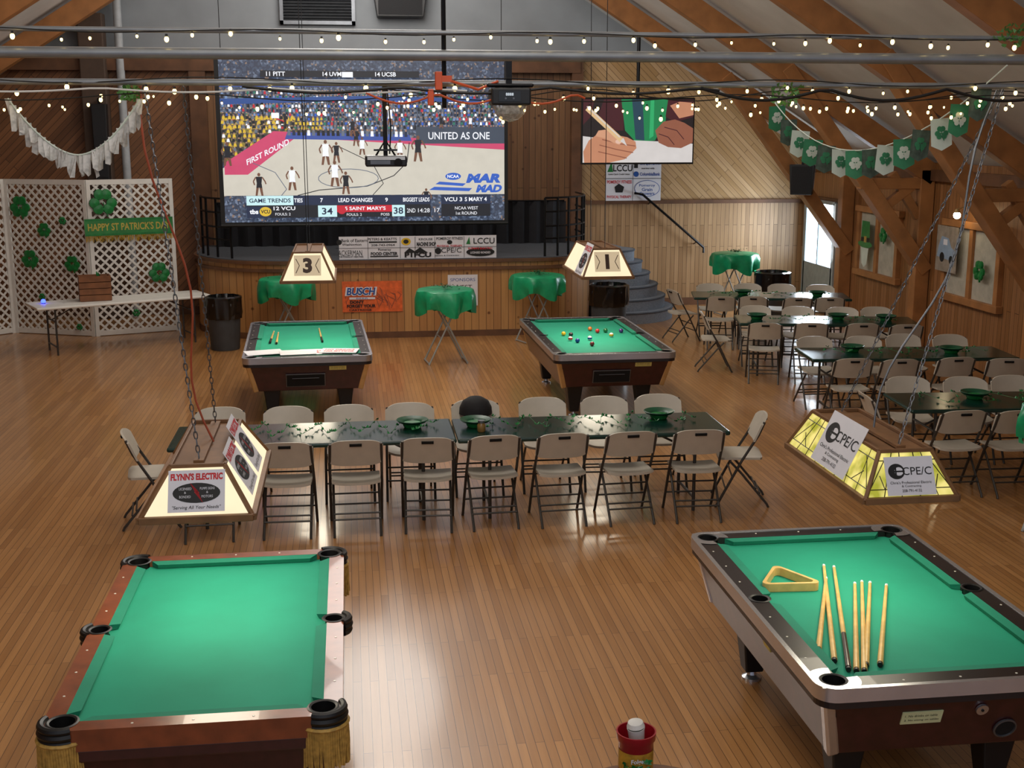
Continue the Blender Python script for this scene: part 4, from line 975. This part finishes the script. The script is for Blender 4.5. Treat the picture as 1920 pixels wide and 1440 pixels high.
for i in range(14): a=R(0,6.3); m.add([(.08,0,.35),(.08+.06*math.cos(a),.06*math.sin(a),.37+R(0,.07)),(.08+.05*math.cos(a+.5),.05*math.sin(a+.5),.36)],[(0,1,2)],shamg)
m.obj('green_sprig',bx)
bl=MB(); bl.sph((0,0,.03),.035,em('blue_led','2a3cff',9),12,8); bl.lathe([(.03,0),(.03,.01)],black,12); o=bl.obj('led_light',smooth=True); o.location=(-4.55,18.9,.742); tag(o,'small glowing blue light on the white table','light')
# ------------------------------------------------------------ trash cans
def trash(x,y,label,H=.78,r=.26):
    t=thing('trash_can',label,'trash can',(x,y,0))
    m=MB(); m.lathe([(r*.8,0),(r*.84,.02),(r*.97,H-.1),(r,H-.1),(r,H-.06)],mat('bin_grey','3b3e42',.6),24); m.obj('bin_body',t,smooth=True)
    m=MB(); m.lathe([(r*1.0,H-.3),(r*1.06,H-.22),(r*1.03,H-.02),(r*1.05,H+.02),(r*.9,H+.04),(r*.85,H-.1),(r*.5,H-.2),(.01,H-.22)],mat('bin_bag','0b0b0d',.22),36,wob=lambda a,z:.012*math.sin(11*a+z*20)+.008*math.sin(19*a)); m.obj('bin_liner',t,smooth=True)
trash(-1.92,18.85,'grey trash can with a black bag beside the stage')
trash(4.05,18.95+.0,'trash can with a glossy black bag near the stairs',.85,.3)
trash(7.35,20.7,'trash can with a black bag by the wall',.8,.3)
# ------------------------------------------------------------ right wall decorations
wallsham((XR-.14,15.65,1.4),.16,rad(-90),'green foil shamrock decoration pinned to a window'); wallsham((XR-.14,18.75,1.62),.14,rad(-90),'green foil shamrock decoration pinned to a window')
hp=panel('car_poster','framed print of a blue and white car on the wall','poster',(XR-.13,16.62,1.28),.62,.65,rot=(0,0,rad(-90)),m=mat('poster_paper','94887a',.6,var=.3))
f=Pic(y0=-.004); f.poly([(-.28,.2),(.26,.16),(.28,.3),(.14,.36),(.05,.48),(-.16,.5),(-.24,.36)],mat('car_paint','8fa3ba',.5)); f.ell(-.12,.2,.07,.07,ink); f.ell(.15,.18,.06,.06,ink); f.rect(-.1,.38,.02,.46,paper); f.obj('print',hp)
hd=thing('hat_decoration','green leprechaun hat cut-out hanging on the window','decoration',(XR-.15,19.4,1.3),rad(-90))
f=Pic(y0=0); f.ell(0,.12,.28,.06,shamg); f.poly([(-.18,.12),(.18,.12),(.15,.5),(-.15,.5)],shamg); f.rect(-.17,.16,.17,.23,ink); f.rect(-.05,.15,.05,.25,gold); f.poly([(-.15,.06),(.15,.06),(.1,-.2),(0,-.26),(-.1,-.2)],fw); f.obj('hat_shape',hd)
sc2=thing('wall_sconce','small glowing wall light fixed to the timber','lamp',(XR-.28,16.1,2.12))
m=MB(); m.sph((0,0,0),.05,em('sconce_bulb','ffe6b8',25),12,8); m.obj('bulb',sc2)
m=MB(); m.lathe([(.05,.04),(.02,.09)],goldtrim,12); m.tube([(0,0,.08),(.14,0,.12),(.2,0,.1)],.012,goldtrim); m.obj('sconce_arm',sc2)
# ------------------------------------------------------------ coffee can on small table
tb=thing('side_table','small round wooden table holding a red can','table',(1.08,4.14,0))
m=MB(); m.lathe([(.36,.72),(.37,.735),(.36,.75)],timber_d,32); m.obj('tabletop',tb)
m=MB(); m.lathe([(.25,0),(.24,.02),(.05,.05),(.035,.1),(.035,.72)],blackm,20); m.obj('pedestal',tb,smooth=True)
cn=thing('coffee_can','red plastic coffee can used as a holder','can',(1.08,4.4,.75))
rc=mat('can_red','98101f',.3,coat=.3)
m=MB(); m.lathe([(.066,0),(.07,.01),(.07,.16),(.078,.17),(.08,.2),(.074,.2),(.07,.16),(.066,.05),(.002,.04)],rc,32,cap=False); m.obj('can_body',cn,smooth=True)
m=MB(); m.lathe([(.0705,.05),(.0705,.13)],mat('can_label','b98a2c',.4,var=.4,scale=25),32,cap=False); m.obj('can_label',cn,smooth=True)
f=Pic(y0=-.0725); f.text('Folgers',-.0,.1,.025,paper,w=.07,bold=.02); f.obj('lettering',cn)
cu_=thing('paper_cup','white foam cup standing in the red can','cup',(1.095,4.41,.80))
m=MB(); m.lathe([(.022,0),(.034,.155),(.036,.165),(.032,.165),(.02,.01)],white,24,cap=False); m.lathe([(.025,.165),(.036,.172),(.03,.19),(.012,.197)],white,24); m.obj('cup_body',cu_,smooth=True); cu_.rotation_euler=(rad(4),rad(-6),0)
gs=MB()
for i in range(40):
    a=R(0,6.3);b=.03; q_=(R(-.05,.05),-.06+R(-.02,.02),R(.05,.1)); gs.add([q_,(q_[0]+b*math.cos(a),q_[1]-.01,q_[2]+b*math.sin(a)),(q_[0]+b*.8*math.cos(a+.5),q_[1],q_[2]+b*.8*math.sin(a+.5))],[(0,1,2)],shamg)
o=gs.obj('green_sprig'); o.location=(1.07,4.38,.75); tag(o,'sprig of green shamrock leaves beside the red can','decoration'); o['kind']='stuff'
# ------------------------------------------------------------ lights
def area(name,loc,rot,sx,sy,e,col):
    l=bpy.data.lights.new(name,'AREA'); l.shape='RECTANGLE'; l.size=sx; l.size_y=sy; l.energy=e; l.color=col
    o=bpy.data.objects.new(name,l); bpy.context.collection.objects.link(o); o.location=loc; o.rotation_euler=rot; return o
for y,e in((3.5,170),(9.5,260),(15,320),(19.6,300)):  # added fill lamps under the ridge, raising overall brightness; no fixture is modelled
    l=bpy.data.lights.new('roof_fill','POINT'); l.energy=e; l.shadow_soft_size=1.1; l.color=(1,.955,.89)
    o=bpy.data.objects.new('roof_fill',l); bpy.context.collection.objects.link(o); o.location=(.3,y,6.3)
area('balcony_fill',(0,-1.0,5.6),(rad(60),0,0),6,2,80,(1,.96,.9))  # added fill panel behind the camera, stands for no actual lamp
area('door_daylight',(XR-.2,21.4,1.45),(0,rad(90),rad(15)),1.0,1.0,60,(.82,.92,1))
w=bpy.data.worlds.new('world'); bpy.context.scene.world=w; w.use_nodes=True
w.node_tree.nodes['Background'].inputs[0].default_value=(.75,.82,1,1); w.node_tree.nodes['Background'].inputs[1].default_value=.4
# ------------------------------------------------------------ camera
cam=bpy.data.cameras.new('camera'); co=bpy.data.objects.new('camera',cam); bpy.context.collection.objects.link(co)
cam.sensor_width=36; cam.lens=2300/1920*36; cam.clip_end=200
co.location=(0,0,3.3); co.rotation_euler=(math.pi/2-.2057,0,-.1312)
sc_=bpy.context.scene; sc_.camera=co
sc_.view_settings.view_transform='Standard'
